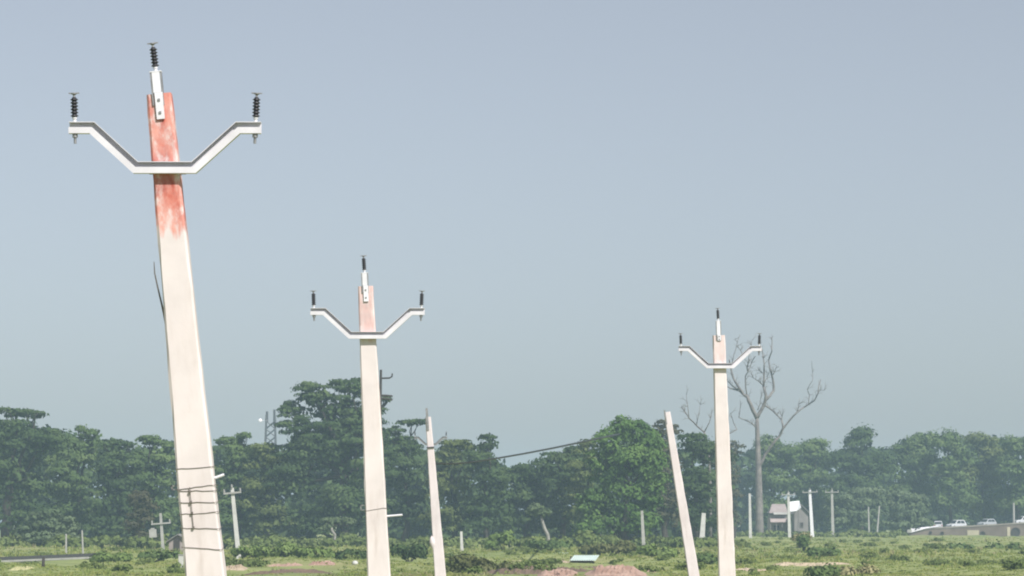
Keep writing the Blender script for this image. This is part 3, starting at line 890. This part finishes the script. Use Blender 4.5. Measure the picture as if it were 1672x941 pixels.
for (pc, yc, r) in ((1604, 872, .42), (1658, 869, .75), (1538, 871, .28), (1519, 870, .25)):
    o = MB(); c0 = (ux(pc), -.16, bz(yc)); n = 16
    ring, inn = [], []
    vs = [(c0[0] + r * math.cos(2 * PI * i / n), c0[1], c0[2] + r * math.sin(2 * PI * i / n)) for i in range(n)]
    vi = [(c0[0] + r * .8 * math.cos(2 * PI * i / n), c0[1], c0[2] + r * .8 * math.sin(2 * PI * i / n)) for i in range(n)]
    vb = [(x, -.005, z) for x, y, z in vi]; vo = [(x, -.005, z) for x, y, z in vs]
    fs = [(i, (i + 1) % n, n + (i + 1) % n, n + i) for i in range(n)] + [(n + i, n + (i + 1) % n, 2 * n + (i + 1) % n, 2 * n + i) for i in range(n)]
    fs += [(3 * n + i, 3 * n + (i + 1) % n, (i + 1) % n, i) for i in range(n)] + [tuple(2 * n + i for i in range(n))]
    o.add(vs + vi + vb + vo, fs); o.build('culvert_pipe', M['dark_void'], bt)
w = MB()
ua, ub = ux(1488), ux(1532)
w.add([(ua, -.25, topz(ua) - .02), (ub, -.25, topz(ub) + .10), (ub, .10, topz(ub) + .22), (ua, .10, topz(ua) + .24),
       (ua, -.25, topz(ua) - .42), (ub - 2.0, -.25, topz(ub) - .25), (ub - 2.0, .10, topz(ub) - .25), (ua, .10, topz(ua) - .42)],
      [(0, 1, 2, 3), (4, 5, 1, 0), (7, 6, 5, 4), (3, 2, 6, 7), (1, 5, 6, 2), (0, 3, 7, 4)])
w.build('white_ramp_end', M['white_steel'], bt)
w = MB(); w.box((ux(1483), -.2, topz(0) - .1), (1.0, .4, .5)); w.build('end_block', M['concrete'], bt)

def paint(name, c, rough=.35): return mottled(name, [k * .93 for k in c], c, 2, rough)
M['car_white'] = paint('white_car_paint', (.58, .60, .62)); M['car_silver'] = paint('silver_car_paint', (.40, .43, .45))
M['glass'] = mottled('car_glass', (.02, .024, .028), (.03, .036, .04), 2, .12)
M['tyre'] = mottled('tyre', (.02, .02, .02), (.03, .03, .03), 6, .8)
M['lamp'] = mottled('lamp_lens', (.35, .06, .05), (.45, .08, .06), 5, .3)


def car(label, px, ang, mat, hatch=True, h=1.5, off=3.2):
    u = ux(px); z = topz(u) - .45
    t = thing('car', label, 'car', (x0 + u, BR + off, z), 'cars on the bridge road', (0, 0, ang))
    Lc, W = 3.9, 1.66
    t.scale = (.86, .86, .86)
    # side outline along x, front at +x
    body = [(-1.95, .28), (1.95, .28), (1.97, .62), (1.85, .80), (1.05, .92), (.98, .94), (-1.80, .98), (-1.95, .85)]
    mb = MB(); mb.prism(body, -W / 2, W / 2)
    o = mb.build('body', mat, t, bevel=.06)
    cab = [(.98, .93), (.30, h - .06), (.10, h), (-1.25, h), (-1.45, h - .05), (-1.86, .96)]
    n = len(cab); vs = []
    for y, f in ((-1, 0), (1, 0)):
        for x, zz in cab:
            ins = .02 + .17 * (zz - .93) / (h - .93)
            vs.append((x, y * (W / 2 - ins), zz))
    g = MB(); g.add(vs, [tuple(range(n)), tuple(range(2 * n - 1, n - 1, -1))] + [(i, n + i, n + (i + 1) % n, (i + 1) % n) for i in range(n)])
    g.build('cabin_roof', mat, t, bevel=.05)
    for y in (-1, 1):
        for (xa, xb, xc, xd) in ((.70, .22, -.42, -.42), (-.52, -.52, -1.25, -1.52)):
            q = [(xa, 1.0), (xb, h - .12), (xc, h - .12), (xd, 1.0)]
            gl = MB(); gl.add([(x, y * (W / 2 - (.02 + .17 * (zz - .93) / (h - .93)) + .006), zz) for x, zz in q] + [(x, y * (W / 2 - (.02 + .17 * (zz - .93) / (h - .93)) - .01), zz) for x, zz in q],
                             [(0, 1, 2, 3), (7, 6, 5, 4), (0, 4, 5, 1), (1, 5, 6, 2), (2, 6, 7, 3), (3, 7, 4, 0)])
            gl.build('side_window', M['glass'], t)
    for nm, (xa, za, xb, zb) in (('windscreen', (.92, .99, .37, h - .10)), ('rear_window', (-1.80, 1.02, -1.52, h - .14))):
        s = 1 if nm == 'windscreen' else -1
        gl = MB(); wa, wb_ = W / 2 - .14, W / 2 - .24
        P_ = [(xa, -wa, za), (xa, wa, za), (xb, wb_, zb), (xb, -wb_, zb)]
        gl.add([(x + s * .012, y, zz + .012) for x, y, zz in P_] + [(x - s * .02, y, zz - .02) for x, y, zz in P_],
               [(0, 1, 2, 3), (7, 6, 5, 4), (0, 4, 5, 1), (1, 5, 6, 2), (2, 6, 7, 3), (3, 7, 4, 0)])
        gl.build(nm, M['glass'], t)
    for sx in (1.22, -1.22):
        for y in (-1, 1):
            wv = MB(); wv.lathe([(.12, -.09), (.29, -.09), (.30, -.05), (.30, .05), (.29, .09), (.12, .09)], seg=16)
            ty = wv.build('wheel', M['tyre'], t); ty.location = (sx, y * (W / 2 - .07), .30); ty.rotation_euler = (PI / 2, 0, 0)
    for y in (-1, 1):
        l = MB(); l.box((1.93, y * .6, .72), (.06, .3, .14)); l.build('headlight', M['galv'], t)
        l = MB(); l.box((-1.955, y * .68, .80), (.05, .2, .2)); l.build('tail_light', M['lamp'], t)
    return t


car('white car seen nearly end on, leftmost of the cars on the bridge road', 1536, PI / 2 - .12, M['car_white'], h=1.62)
car('white car with a sloping bonnet, second from the left on the bridge road', 1566, PI + .62, M['car_white'], h=1.66)
car('silver rounded car with a dark window, right of the middle of the bridge road', 1616, PI + .75, M['car_silver'], h=1.56)
car('white car cut off by the right edge of the photo on the bridge road', 1677, PI + .3, M['car_white'], h=1.66)
u = ux(1658)
pt = thing('lamp_post', 'slim grey concrete post standing on the bridge road near the right edge', 'post', (x0 + u, BR + 1.6, topz(u) - .45))
mb = MB(); mb.tube([(0, 0, -.1), (0, 0, at(1658, 821, BR).z - topz(u) + .45)], [.2, .15], 8); mb.build('shaft', M['concrete'], pt)
mb = MB(); mb.box((0, 0, .15), (.6, .6, .3)); mb.build('footing', M['concrete'], pt)

# ------------------------------------------------------------------ houses
M['pink_wall'] = mottled('pinkish_plaster', (.34, .28, .265), (.42, .355, .34), .8, .9)
M['grey_wall'] = mottled('grey_mud_wall', (.17, .16, .155), (.24, .225, .22), .8, .9)
M['pink_roof'] = mottled('faded_tile_roof', (.25, .21, .20), (.33, .285, .275), 1.0, .85)
M['white_sheet'] = mottled('white_sheet', (.74, .76, .78), (.82, .83, .84), 1, .5)
M['thatch'] = mottled('grey_roof', (.16, .155, .15), (.23, .22, .21), 1.2, .9)
HY = 475.0
def house_open(label):
    xa, xb = gx(1256, HY), gx(1287, HY)
    root = Vector(((xa + xb) / 2, HY, gz((xa + xb) / 2, HY)))
    t = thing('house', label, 'house', root)
    W = xb - xa; zz = lambda y: at(1270, y, HY).z - root.z
    mb = MB(); mb.box((0, 2.5, zz(846) / 2 - .2), (W * .96, 3.0, zz(846) + .4)); mb.build('wall', M['pink_wall'], t)
    mb = MB(); z0, z1 = zz(838), zz(823)
    mb.add([(-W / 2, .3, z0), (W / 2, .3, z0), (W / 2, 4.5, z0), (-W / 2, 4.5, z0), (-W * .28, 2.4, z1), (W * .42, 2.4, z1)],
           [(0, 1, 5, 4), (1, 2, 5), (2, 3, 4, 5), (3, 0, 4), (3, 2, 1, 0)])
    mb.build('roof', M['pink_roof'], t)
    mb = MB(); mb.box((W * .1, .28, zz(838.5)), (W * .72, .10, .34)); mb.build('fascia', M['bright_concrete'], t)
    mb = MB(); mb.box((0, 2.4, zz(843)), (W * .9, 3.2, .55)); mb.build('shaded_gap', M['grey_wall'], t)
    mb = MB(); z2, z3 = zz(852), zz(846.5)
    mb.add([(-W / 2 + .1, -.9, z2), (W / 2 + .25, -.9, z2), (W / 2 + .1, .9, z3), (-W / 2 + .2, .9, z3), (-W / 2 + .1, -.9, z2 - .12), (W / 2 + .25, -.9, z2 - .12), (W / 2 + .1, .9, z3 - .12), (-W / 2 + .2, .9, z3 - .12)],
           [(0, 1, 2, 3), (7, 6, 5, 4), (0, 4, 5, 1), (1, 5, 6, 2), (2, 6, 7, 3), (3, 7, 4, 0)])
    mb.build('verandah_roof', M['pink_wall'], t)
    for s in (-.46, -.15, .16, .46):
        mb = MB(); mb.tube([(s * W, -.7, -.2), (s * W, -.7, z2 - .05)], .07, 6); mb.build('verandah_post', M['grey_wall'], t)
    mb = MB(); mb.box((-.3, .98, .85), (.8, .06, 1.8)); mb.build('door', M['dark_void'], t)


def house_gable(label):
    Yh = 470.0
    xa, xb = gx(1297, Yh), gx(1320, Yh)
    root = Vector(((xa + xb) / 2, Yh, gz((xa + xb) / 2, Yh)))
    t = thing('house', label, 'house', root)
    W = xb - xa; zz = lambda y: at(1309, y, Yh).z - root.z
    e, r = zz(838), zz(825)
    mb = MB(); mb.prism([(-W / 2, -.4), (W / 2, -.4), (W / 2, e), (0, r - .1), (-W / 2, e)], 0, 4.5); mb.build('wall', M['grey_wall'], t)
    for s in (-1, 1):
        mb = MB(); mb.prism([(s * (W / 2 + .3), e - .22), (0, r), (0, r + .12), (s * (W / 2 + .3), e - .08)], -.35, 4.8); mb.build('roof', M['thatch'], t)
    mb = MB(); mb.box((.05, -.02, zz(857)), (.42, .10, .62)); f = mb.build('window', M['dark_void'], t)
    mb = MB()
    for (dx, dz, sx, sz) in ((-.24, 0, .05, .72), (.24, 0, .05, .72), (0, .34, .53, .05), (0, -.34, .53, .05)): mb.box((.05 + dx, -.05, zz(857) + dz), (sx, .12, sz))
    mb.build('frame', M['thatch'], f)


house_open('pinkish house with a hipped roof and open verandah behind the white pole')
house_gable('small grey gabled house with one dark window between the two white poles')
mb = MB(); Yh = 466
P_ = [at(1288, 836, Yh), at(1301, 834.5, Yh), at(1308, 829, Yh), at(1305, 818, Yh + 2.0), at(1289, 820, Yh + 2.0)]
ctr = sum(P_, Vector()) / 5
mb.add([p + Vector((0, 0, .03)) for p in P_] + [p - Vector((0, -.08, .05)) for p in P_], [(0, 1, 2, 3, 4), (9, 8, 7, 6, 5)] + [(i, 5 + i, 5 + (i + 1) % 5, (i + 1) % 5) for i in range(5)])
sht = thing('sheet_shelter', 'bright white tilted sheet raised on posts between the two houses', 'shelter', (ctr.x, Yh, 0))
o = mb.build('white_sheet', M['white_sheet'], sht)
o.location = -Vector((ctr.x, Yh, 0))
for px in (1290, 1304):
    q = MB(); q.tube([at(px, 834, Yh + .1) * 1 - Vector((ctr.x, Yh, 0)), Vector((gx(px, Yh) - ctr.x, .1, -.3))], .06, 6); q.build('post', M['grey_wall'], sht)
    q = MB(); q.tube([at(px, 820, Yh + 2.0) - Vector((ctr.x, Yh, .06)), Vector((gx(px, Yh) - ctr.x, 2.0, -.3))], .06, 6); q.build('post', M['grey_wall'], sht)

# small hut behind the biggest pole
Yh = 250
root = on_ground(291, Yh)
t = thing('hut', 'small hut with a pinkish grey roof peeping out left of the biggest leaning pole', 'hut', root)
zz = lambda y: at(291, y, Yh).z - root.z
mb = MB(); mb.prism([(-.75, -.3), (.75, -.3), (.75, zz(884)), (0, zz(875)), (-.75, zz(884))], 0, 2.2); mb.build('wall', M['pink_roof'], t)
for s in (-1, 1):
    mb = MB(); mb.prism([(s * 1.0, zz(886.5)), (0, zz(873.5)), (0, zz(872)), (s * 1.0, zz(885))], -.25, 2.4); mb.build('roof', M['thatch'], t)
mb = MB(); mb.box((-.1, -.03, .55), (.5, .08, 1.2)); mb.build('door', M['dark_void'], t)
root = on_ground(296, 183)
t = thing('marker_post', 'short whitish concrete block post at the foot of the biggest leaning pole, left side', 'post', root)
mb = MB(); mb.box((0, 0, .33), (.28, .28, .76)); mb.build('block', M['bright_concrete'], t, bevel=.02)
mb = MB(); mb.box((0, 0, .735), (.34, .34, .05)); mb.build('cap', M['concrete'], t)

# guard rail on the left
GY = 214
xa, xb = gx(-260, GY), gx(166, GY)
root = Vector((xb, GY, 0))
t = thing('guard_rail', 'long grey steel guard rail with a dark shade strip below along the left foreground', 'guard rail', root)
def rz(px, y): return at(px, y, GY).z
lenr = xb - xa
za, zb = rz(0, 917) - (rz(166, 910) - rz(0, 917)) * 260 / 166, rz(166, 910.5)
def beam(mb, y0, y1, dz0, dz1):
    mb.add([(-lenr, y0, za + dz0), (0, y0, zb + dz0), (0, y0, zb + dz1), (-lenr, y0, za + dz1), (-lenr, y1, za + dz0), (0, y1, zb + dz0), (0, y1, zb + dz1), (-lenr, y1, za + dz1)],
           [(0, 1, 2, 3), (5, 4, 7, 6), (3, 2, 6, 7), (4, 5, 1, 0), (1, 5, 6, 2), (0, 3, 7, 4)])
mb = MB(); beam(mb, -.10, -.04, -.05, .08); mb.build('rail', M['concrete'], t)
mb = MB(); beam(mb, -.02, .06, .085, .32); mb.build('upper_beam', M['dark_steel'], t)
mb = MB(); beam(mb, -.02, .06, -.42, -.055); mb.build('lower_shade_strip', M['dark_steel'], t)  # solid dark strip standing in for the shadowed gap under the rail
for i in range(14):
    x = -lenr + .3 + i * (lenr - .6) / 13
    zt = za + (zb - za) * (x + lenr) / lenr + .30
    g_ = gz(xb + x, GY) - .3
    mb = MB(); mb.box((x, .10, (zt + g_) / 2), (.10, .07, zt - g_)); mb.build('post', M['dark_steel'], t)
root = on_ground(71, 168)
o = thing('wooden_post', 'short dark wooden post below the guard rail at the lower left', 'post', root)
mb = MB(); mb.tube([(0, 0, -.2), (.03, 0, .42)], [.10, .08], 8); mb.build('stump', M['bark'], o, smooth=True)
mb = MB(); mb.tube([(.03, 0, .42), (.05, 0, .50)], [.07, .05], 8); mb.build('top', M['bark'], o)

# ------------------------------------------------------------------ shrubs, mounds, sheets, grass
def shrub(label, px, Y, lobes_px, mat, card=.16, name='shrub', group='shrubs along the field', flat=.6, dens=1.0):
    root = on_ground(px, Y)
    t = thing(name, label, 'shrub', root, group)
    k = Y / F
    lobes = [(tuple(at(x, y, Y + random.uniform(-.3, .3) * rx * k)), rx * k, ry * k) for x, y, rx, ry in lobes_px]
    foliage('foliage', lobes, mat, t, root, card, dens, flat, None, True)
    mb = MB()
    for c, rx, rz in lobes:
        for _ in range(4):
            limb(mb, (random.uniform(-.1, .1), random.uniform(-.1, .1), -.1), Vector(c) - root + Vector((random.uniform(-.5, .5) * rx, 0, random.uniform(-.2, .4) * rz)), .05, .015, .1, 5, 3)
    mb.build('stems', M['bark'], t)


shrub('light green hedge like shrub right of the biggest leaning pole, left end', 400, 212, [(395, 902, 26, 13), (425, 902, 24, 12)], M['leaf_hedge'])
shrub('light green hedge like shrub in the middle of the row left of the middle pole', 460, 214, [(455, 903, 28, 13), (485, 905, 22, 11)], M['leaf_hedge'])
shrub('light green hedge like shrub right end of the row, next to a dark bush', 520, 213, [(512, 903, 26, 14), (535, 908, 18, 12)], M['leaf_hedge'])
shrub('dark green bush touching the left side of the middle pole', 572, 205, [(565, 908, 24, 14), (588, 910, 20, 14)], M['leaf_dark'])
shrub('dark green bush between the middle pole and the thin bare pole', 668, 212, [(660, 904, 22, 14), (682, 906, 18, 12)], M['leaf_dark'])
shrub('large soft olive bush right of the foot of the thin bare pole', 785, 168, [(775, 922, 36, 18), (810, 932, 30, 14), (755, 935, 30, 12)], M['leaf_olive'], .14)
shrub('pale green bush in front of the dark hollow in the middle of the treeline', 822, 262, [(820, 882, 22, 11), (800, 890, 20, 8)], M['leaf_hedge'], .2)
shrub('dark low bush at the foot of the small crooked tree', 885, 262, [(878, 890, 22, 9), (905, 893, 18, 7)], M['leaf_mid'], .2)
shrub('green bush at the right end of the guard rail', 178, 206, [(172, 914, 20, 10), (200, 915, 22, 9)], M['leaf_hedge'])
shrub('low green bush between the guard rail and the marker post', 248, 210, [(240, 909, 26, 9), (272, 908, 24, 9)], M['leaf_mid'])
shrub('yellowish dry bush in the field below the bright green tree', 990, 240, [(975, 899, 30, 8), (1015, 898, 26, 8)], M['leaf_olive'], .18)
shrub('green bush left of the foot of the slanting pole', 1072, 225, [(1060, 902, 26, 8), (1090, 905, 20, 8)], M['leaf_hedge'], .18)
shrub('green bush between the feet of the slanting pole and the right pole', 1150, 195, [(1142, 915, 24, 12), (1160, 922, 22, 10)], M['leaf_mid'], .16)
shrub('longest dark bush in the right field below the second car', 1552, 285, [(1532, 893, 16, 6), (1562, 893, 22, 8), (1585, 896, 14, 5)], M['leaf_mid'], .2)
shrub('dark bush in the right field below the third car', 1622, 275, [(1612, 899, 14, 6), (1628, 898, 12, 7)], M['leaf_mid'], .2)
shrub('dark bush in the right field cut close to the right edge', 1660, 272, [(1655, 897, 9, 9), (1666, 901, 12, 6)], M['leaf_mid'], .2)
shrub('low dark bush in the right field left of its middle', 1342, 235, [(1335, 905, 20, 5), (1362, 905, 16, 4)], M['leaf_mid'], .18)
shrub('small upright dark bush below the grey house', 1312, 270, [(1312, 890, 5, 9), (1311, 882, 7, 4)], M['leaf_mid'], .16)
shrub('pale straw coloured bush below the houses', 1306, 300, [(1300, 880, 8, 4), (1314, 878, 7, 3)], M['leaf_straw'], .16)
shrub('pale straw tuft at the bottom edge in the right field', 1398, 160, [(1385, 937, 22, 6), (1410, 938, 20, 6)], M['leaf_straw'], .12)
shrub('dark tuft at the bottom edge left of the straw tuft', 1345, 160, [(1338, 938, 24, 6), (1360, 939, 16, 5)], M['leaf_mid'], .12)

M['earth'] = mottled('pink_earth', (.27, .165, .125), (.45, .31, .25), .9, .95, bump=.5)
M['earth_tan'] = mottled('tan_earth', (.33, .26, .18), (.46, .38, .28), .8, .95, bump=.5)
M['earth_dark'] = mottled('dark_earth', (.11, .075, .05), (.17, .12, .085), .6, .95, bump=.5)


def mound(px0, px1, Y, h, depth, mat, name='earth_mound'):
    """low heap of tipped earth: several small peaks and clods"""
    xa, xb = gx(px0, Y), gx(px1, Y)
    n, m = max(24, int((xb - xa) * 9)), 16
    k = max(5, int((xb - xa) * 2.6))
    peaks = [(random.uniform(xa, xb), Y + random.uniform(-.3, .3) * depth, random.uniform(.25, .7), random.uniform(.5, 1.3)) for _ in range(k)]
    vs = []
    for j in range(m + 1):
        for i in range(n + 1):
            u, v = i / n, j / m
            x = xa + (xb - xa) * u; y = Y + (v - .5) * depth
            e = min(1, 4 * u, 4 * (1 - u)) * min(1, 3 * v, 3 * (1 - v))
            q = max(a_ * max(0, 1 - math.hypot((x - px_) / (w_ * 1.5), (y - py_) / (w_ * 2))) for px_, py_, a_, w_ in peaks)
            vs.append((x, y, gz(x, y) - .05 + .62 * h * e * (q + .22) + random.uniform(-.03, .13) * e))
    fs = [(j * (n + 1) + i, j * (n + 1) + i + 1, (j + 1) * (n + 1) + i + 1, (j + 1) * (n + 1) + i) for j in range(m) for i in range(n)]
    mb = MB(); mb.add(vs, fs)
    return tag(mb.build(name, mat), kind='structure')


mound(950, 1062, 157, .80, 9, M['earth']); mound(872, 948, 158, .66, 9, M['earth']); mound(1000, 1075, 166, .5, 4, M['earth'])
mound(775, 1000, 163, .35, 9, M['earth_dark'])
mound(815, 940, 215, .42, 4, M['earth_tan']); mound(825, 900, 180, .35, 3, M['earth_tan']); mound(840, 1010, 180, .4, 6, M['earth_dark'])
mound(430, 500, 190, .45, 3, M['earth']); mound(500, 552, 190, .45, 3, M['earth']); mound(362, 405, 176, .45, 3, M['earth_tan'])
mound(370, 560, 168, .3, 5, M['earth_dark']); mound(1195, 1275, 178, .35, 3, M['earth_tan'])
mound(1250, 1400, 190, .2, 3, M['earth_tan'])
mound(15, 58, 166, .16, 3, mottled('dry_straw_ground', (.36, .35, .17), (.46, .44, .24), 1, .95), 'straw_ground')

M['tin'] = mottled('pale_tin_sheet', (.46, .56, .52), (.58, .68, .64), .8, .5)
def tin(label, pa, pb, ya, yb, Y):
    A_, B_ = at(pa, yb, Y), at(pb, yb, Y)
    ctr = (A_ + B_) / 2
    zt = at(pa, ya, Y + 3).z - ctr.z
    t = thing('tin_roof', label, 'roof', (ctr.x, Y, gz(ctr.x, Y)), 'pale tin roofs in the field')
    h0 = ctr.z - gz(ctr.x, Y); W = B_.x - A_.x
    mb = MB(); n = 22; vs = []
    for i in range(n + 1):
        x = -W / 2 + W * i / n; rip = .03 * (i % 2)
        vs += [(x, 0, h0 + rip), (x + .35, 3, h0 + zt + rip), (x, 0, h0 + rip - .02), (x + .35, 3, h0 + zt + rip - .02)]
    fs = []
    for i in range(n):
        a_ = i * 4; c_ = a_ + 4
        fs += [(a_, c_, c_ + 1, a_ + 1), (a_ + 3, c_ + 3, c_ + 2, a_ + 2), (a_ + 2, c_ + 2, c_, a_)]
    mb.add(vs, fs); mb.build('sheet', M['tin'], t)
    for sx in (-.42, .42):
        for (y, zz) in ((.2, h0), (2.8, h0 + zt * .9)):
            q = MB(); q.tube([(sx * W, y, -.2), (sx * W, y, zz - .03)], .05, 6); q.build('prop', M['bark'], t)
    q = MB(); q.box((0, 2.6, (h0 + zt * .8) / 2 - .1), (W * .9, .08, h0 + zt * .75)); q.build('back_board', M['earth_dark'], t)


tin('larger pale green tin sheet roof lying low in the field, middle of the photo', 930, 972, 907, 915.5, 212)
tin('smaller pale tin sheet left of the larger one, low in the field', 898, 922, 903, 908, 232)
rk = MB(); rk.lathe([(.0, -.1), (.16, -.06), (.20, .06), (.13, .17), (.0, .21)], seg=9)
o = rk.build('pale_stone', M['bright_concrete'], smooth=True); p = at(580, 903, 200); o.location = p; o.location.z = gz(p.x, 200) + .1
tag(o, 'small pale rounded stone by the dark bush left of the middle pole', 'stone')
o.location = on_ground(580, 190) + Vector((0, 0, .06))

# grass and low weeds of the field: too many to count
def patch_noise(x, y):
    return (np.sin(x * .11 + 1.7 * np.sin(y * .05)) + np.sin(y * .045 + x * .023 + 2) + .6 * np.sin(x * .31 - y * .11) + .5 * np.sin(x * .07 - y * .19 + 1)) / 3.1


NT = 52000
yy = 148 / (1 - RNG.uniform(0, 1, NT) * (1 - 148 / 470.0))            # denser close to the camera
half = 0.185 * yy
xx = RNG.uniform(-1, 1, NT) * half
pn = patch_noise(xx, yy)
hgt = (RNG.gamma(3, .034, NT) * (1 + .7 * np.clip(pn, -1, 1)) + .03) * np.clip(.45 + (yy - 150) / 200, .5, 1)
pxg = CX + xx / yy * F
dead_zone = (((pxg > 770) & (pxg < 1075) & (yy < 205)) | ((pxg > 360) & (pxg < 560) & (yy < 195) & (yy > 160)))
rail_strip = (pxg < 172) & (yy > 190) & (yy < 216)
keep = ~((dead_zone & (RNG.uniform(0, 1, NT) < .86)) | rail_strip)
xx, yy, pn, hgt = xx[keep], yy[keep], pn[keep], hgt[keep]
NT = len(xx)
zz = hills(xx, yy)
nb = 5
Bx = np.repeat(xx, nb) + RNG.normal(0, .10, NT * nb); By = np.repeat(yy, nb) + RNG.normal(0, .10, NT * nb)
Bz = np.repeat(zz, nb) - .03; Hh = np.repeat(hgt, nb) * RNG.uniform(.6, 1.2, NT * nb)
an = RNG.uniform(0, PI, NT * nb); wd = RNG.uniform(.03, .06, NT * nb)
lx, ly = RNG.normal(0, .35, NT * nb) * Hh, RNG.normal(0, .35, NT * nb) * Hh
base = np.stack([Bx, By, Bz], 1); side = np.stack([np.cos(an) * wd, np.sin(an) * wd, np.zeros_like(an)], 1)
tip = base + np.stack([lx, ly, Hh], 1)
mid = base + np.stack([lx * .35, ly * .35, Hh * .6], 1)
V = np.stack([base - side * .6, base + side * .6, mid + side, tip, mid - side], 1).reshape(-1, 3)
nF = NT * nb
Fq = np.arange(nF * 5, dtype=np.int32).reshape(nF, 5)
r = RNG.uniform(0, 1, NT) + .28 * pn
mi = np.where(r > .98, 2, np.where(r > .5, 1, 0))
mi = np.where(RNG.uniform(0, 1, NT) < .05, 3, mi)
M['grass_a'] = leaf_mat('grass_green', (.17, .225, .060), (.225, .28, .078), (.275, .32, .10), .05, .3)
M['grass_b'] = leaf_mat('grass_olive', (.25, .28, .085), (.30, .325, .105), (.34, .355, .135), .05, .3)
M['grass_c'] = leaf_mat('grass_dry', (.27, .255, .13), (.33, .31, .165), (.40, .37, .21), .05, .3)
M['grass_d'] = leaf_mat('weed_dark', (.07, .10, .034), (.10, .135, .045), (.13, .165, .06), .05, .25)
go = np_mesh('field_grass', V, Fq, [M['grass_a'], M['grass_b'], M['grass_c'], M['grass_d']], mat_idx=np.repeat(mi, nb))
tag(go, 'tangled green and straw coloured grass covering the field', 'grass', kind='stuff')

# low scrub at the foot of the treeline
Ps, Ns, Ss = [], [], []
for x in range(-120, 1215, 16):
    Y = random.uniform(285, 318)
    c = at(x, 889 + random.uniform(-3, 4), Y)
    p, n, s = lobe_points(tuple(c), random.uniform(.8, 1.7), random.uniform(.4, 1.0), .26, .9, .6, .6)
    Ps.append(p); Ns.append(n); Ss.append(s)
for x in range(1210, 1900, 14):
    if x > 1478 and x < 1760: continue
    Y = random.uniform(440, 468)
    c = at(x, 874 + random.uniform(-2, 3), Y)
    p, n, s = lobe_points(tuple(c), random.uniform(.8, 1.7), random.uniform(.3, .7), .3, .9, .6, .6)
    Ps.append(p); Ns.append(n); Ss.append(s)
for _ in range(220):
    Y = random.uniform(160, 420); x = random.uniform(-.18, .18) * Y
    p, n, s = lobe_points((x, Y, gz(x, Y) + .1), random.uniform(.3, 1.1), random.uniform(.08, .24), .10, .8, .6, .22)
    Ps.append(p); Ns.append(n); Ss.append(s)
P = np.concatenate(Ps); N = np.concatenate(Ns); S = np.concatenate(Ss)
keep = P[:, 2] > hills(P[:, 0], P[:, 1]) + .02
P, N, S = P[keep], N[keep], S[keep]
sc_ = np_mesh('undergrowth', cards(P, N, S), quads(len(P)), M['leaf_under'])
tag(sc_, 'low green undergrowth along the foot of the treeline and in the field', 'undergrowth', kind='stuff')

# ------------------------------------------------------------------ haze
HZ = MB(); HZ.box((0, 745, 12.4), (1180, 1640, 27.6))
hz = HZ.build('haze', bpy.data.materials.new('haze_air'))
tag(hz, kind='stuff')
hm = hz.data.materials[0]; hm.use_nodes = True
nt = hm.node_tree; nt.nodes.clear()
out = nt.nodes.new('ShaderNodeOutputMaterial'); pv = nt.nodes.new('ShaderNodeVolumePrincipled')
pv.inputs['Color'].default_value = (0.56, 0.78, 1.0, 1)
pv.inputs['Density'].default_value = 0.00045
pv.inputs['Anisotropy'].default_value = -0.15
nt.links.new(pv.outputs[0], out.inputs['Volume'])

# ------------------------------------------------------------------ daylight
EL, AZ = math.radians(46), math.radians(35)         # sun behind the camera, to the right
to_sun = Vector((math.sin(AZ) * math.cos(EL), -math.cos(AZ) * math.cos(EL), math.sin(EL)))
sd = bpy.data.lights.new('sun', 'SUN'); sd.energy = 4.2; sd.angle = math.radians(0.5); sd.color = (1.0, 0.95, 0.89)
so = bpy.data.objects.new('sun', sd); COL.objects.link(so)
so.rotation_euler = to_sun.to_track_quat('Z', 'Y').to_euler()
so.location = (0, 0, 60)
w = bpy.data.worlds.new('World'); SC.world = w; w.use_nodes = True
nt = w.node_tree
bg = nt.nodes['Background']
sky = nt.nodes.new('ShaderNodeTexSky'); sky.sky_type = 'NISHITA'; sky.sun_disc = False
sky.sun_elevation = EL
sky.sun_rotation = math.atan2(to_sun.x, to_sun.y)
sky.air_density = 1.0; sky.dust_density = 0.9; sky.ozone_density = 8.0
hsv = nt.nodes.new('ShaderNodeHueSaturation'); hsv.inputs['Saturation'].default_value = 0.40
nt.links.new(sky.outputs[0], hsv.inputs['Color']); nt.links.new(hsv.outputs[0], bg.inputs['Color'])
bg.inputs['Strength'].default_value = 0.072

SC.view_settings.view_transform = 'Standard'
SC.view_settings.look = 'None'
SC.view_settings.exposure = 0.46
SC.view_settings.gamma = 1.0
SC.view_settings.use_curve_mapping = False
SC.cycles.use_denoising = True
SC.cycles.filter_width = 2.0
SC.cycles.volume_bounces = 1
SC.cycles.max_bounces = 6
SC.cycles.diffuse_bounces = 2
SC.cycles.transmission_bounces = 3
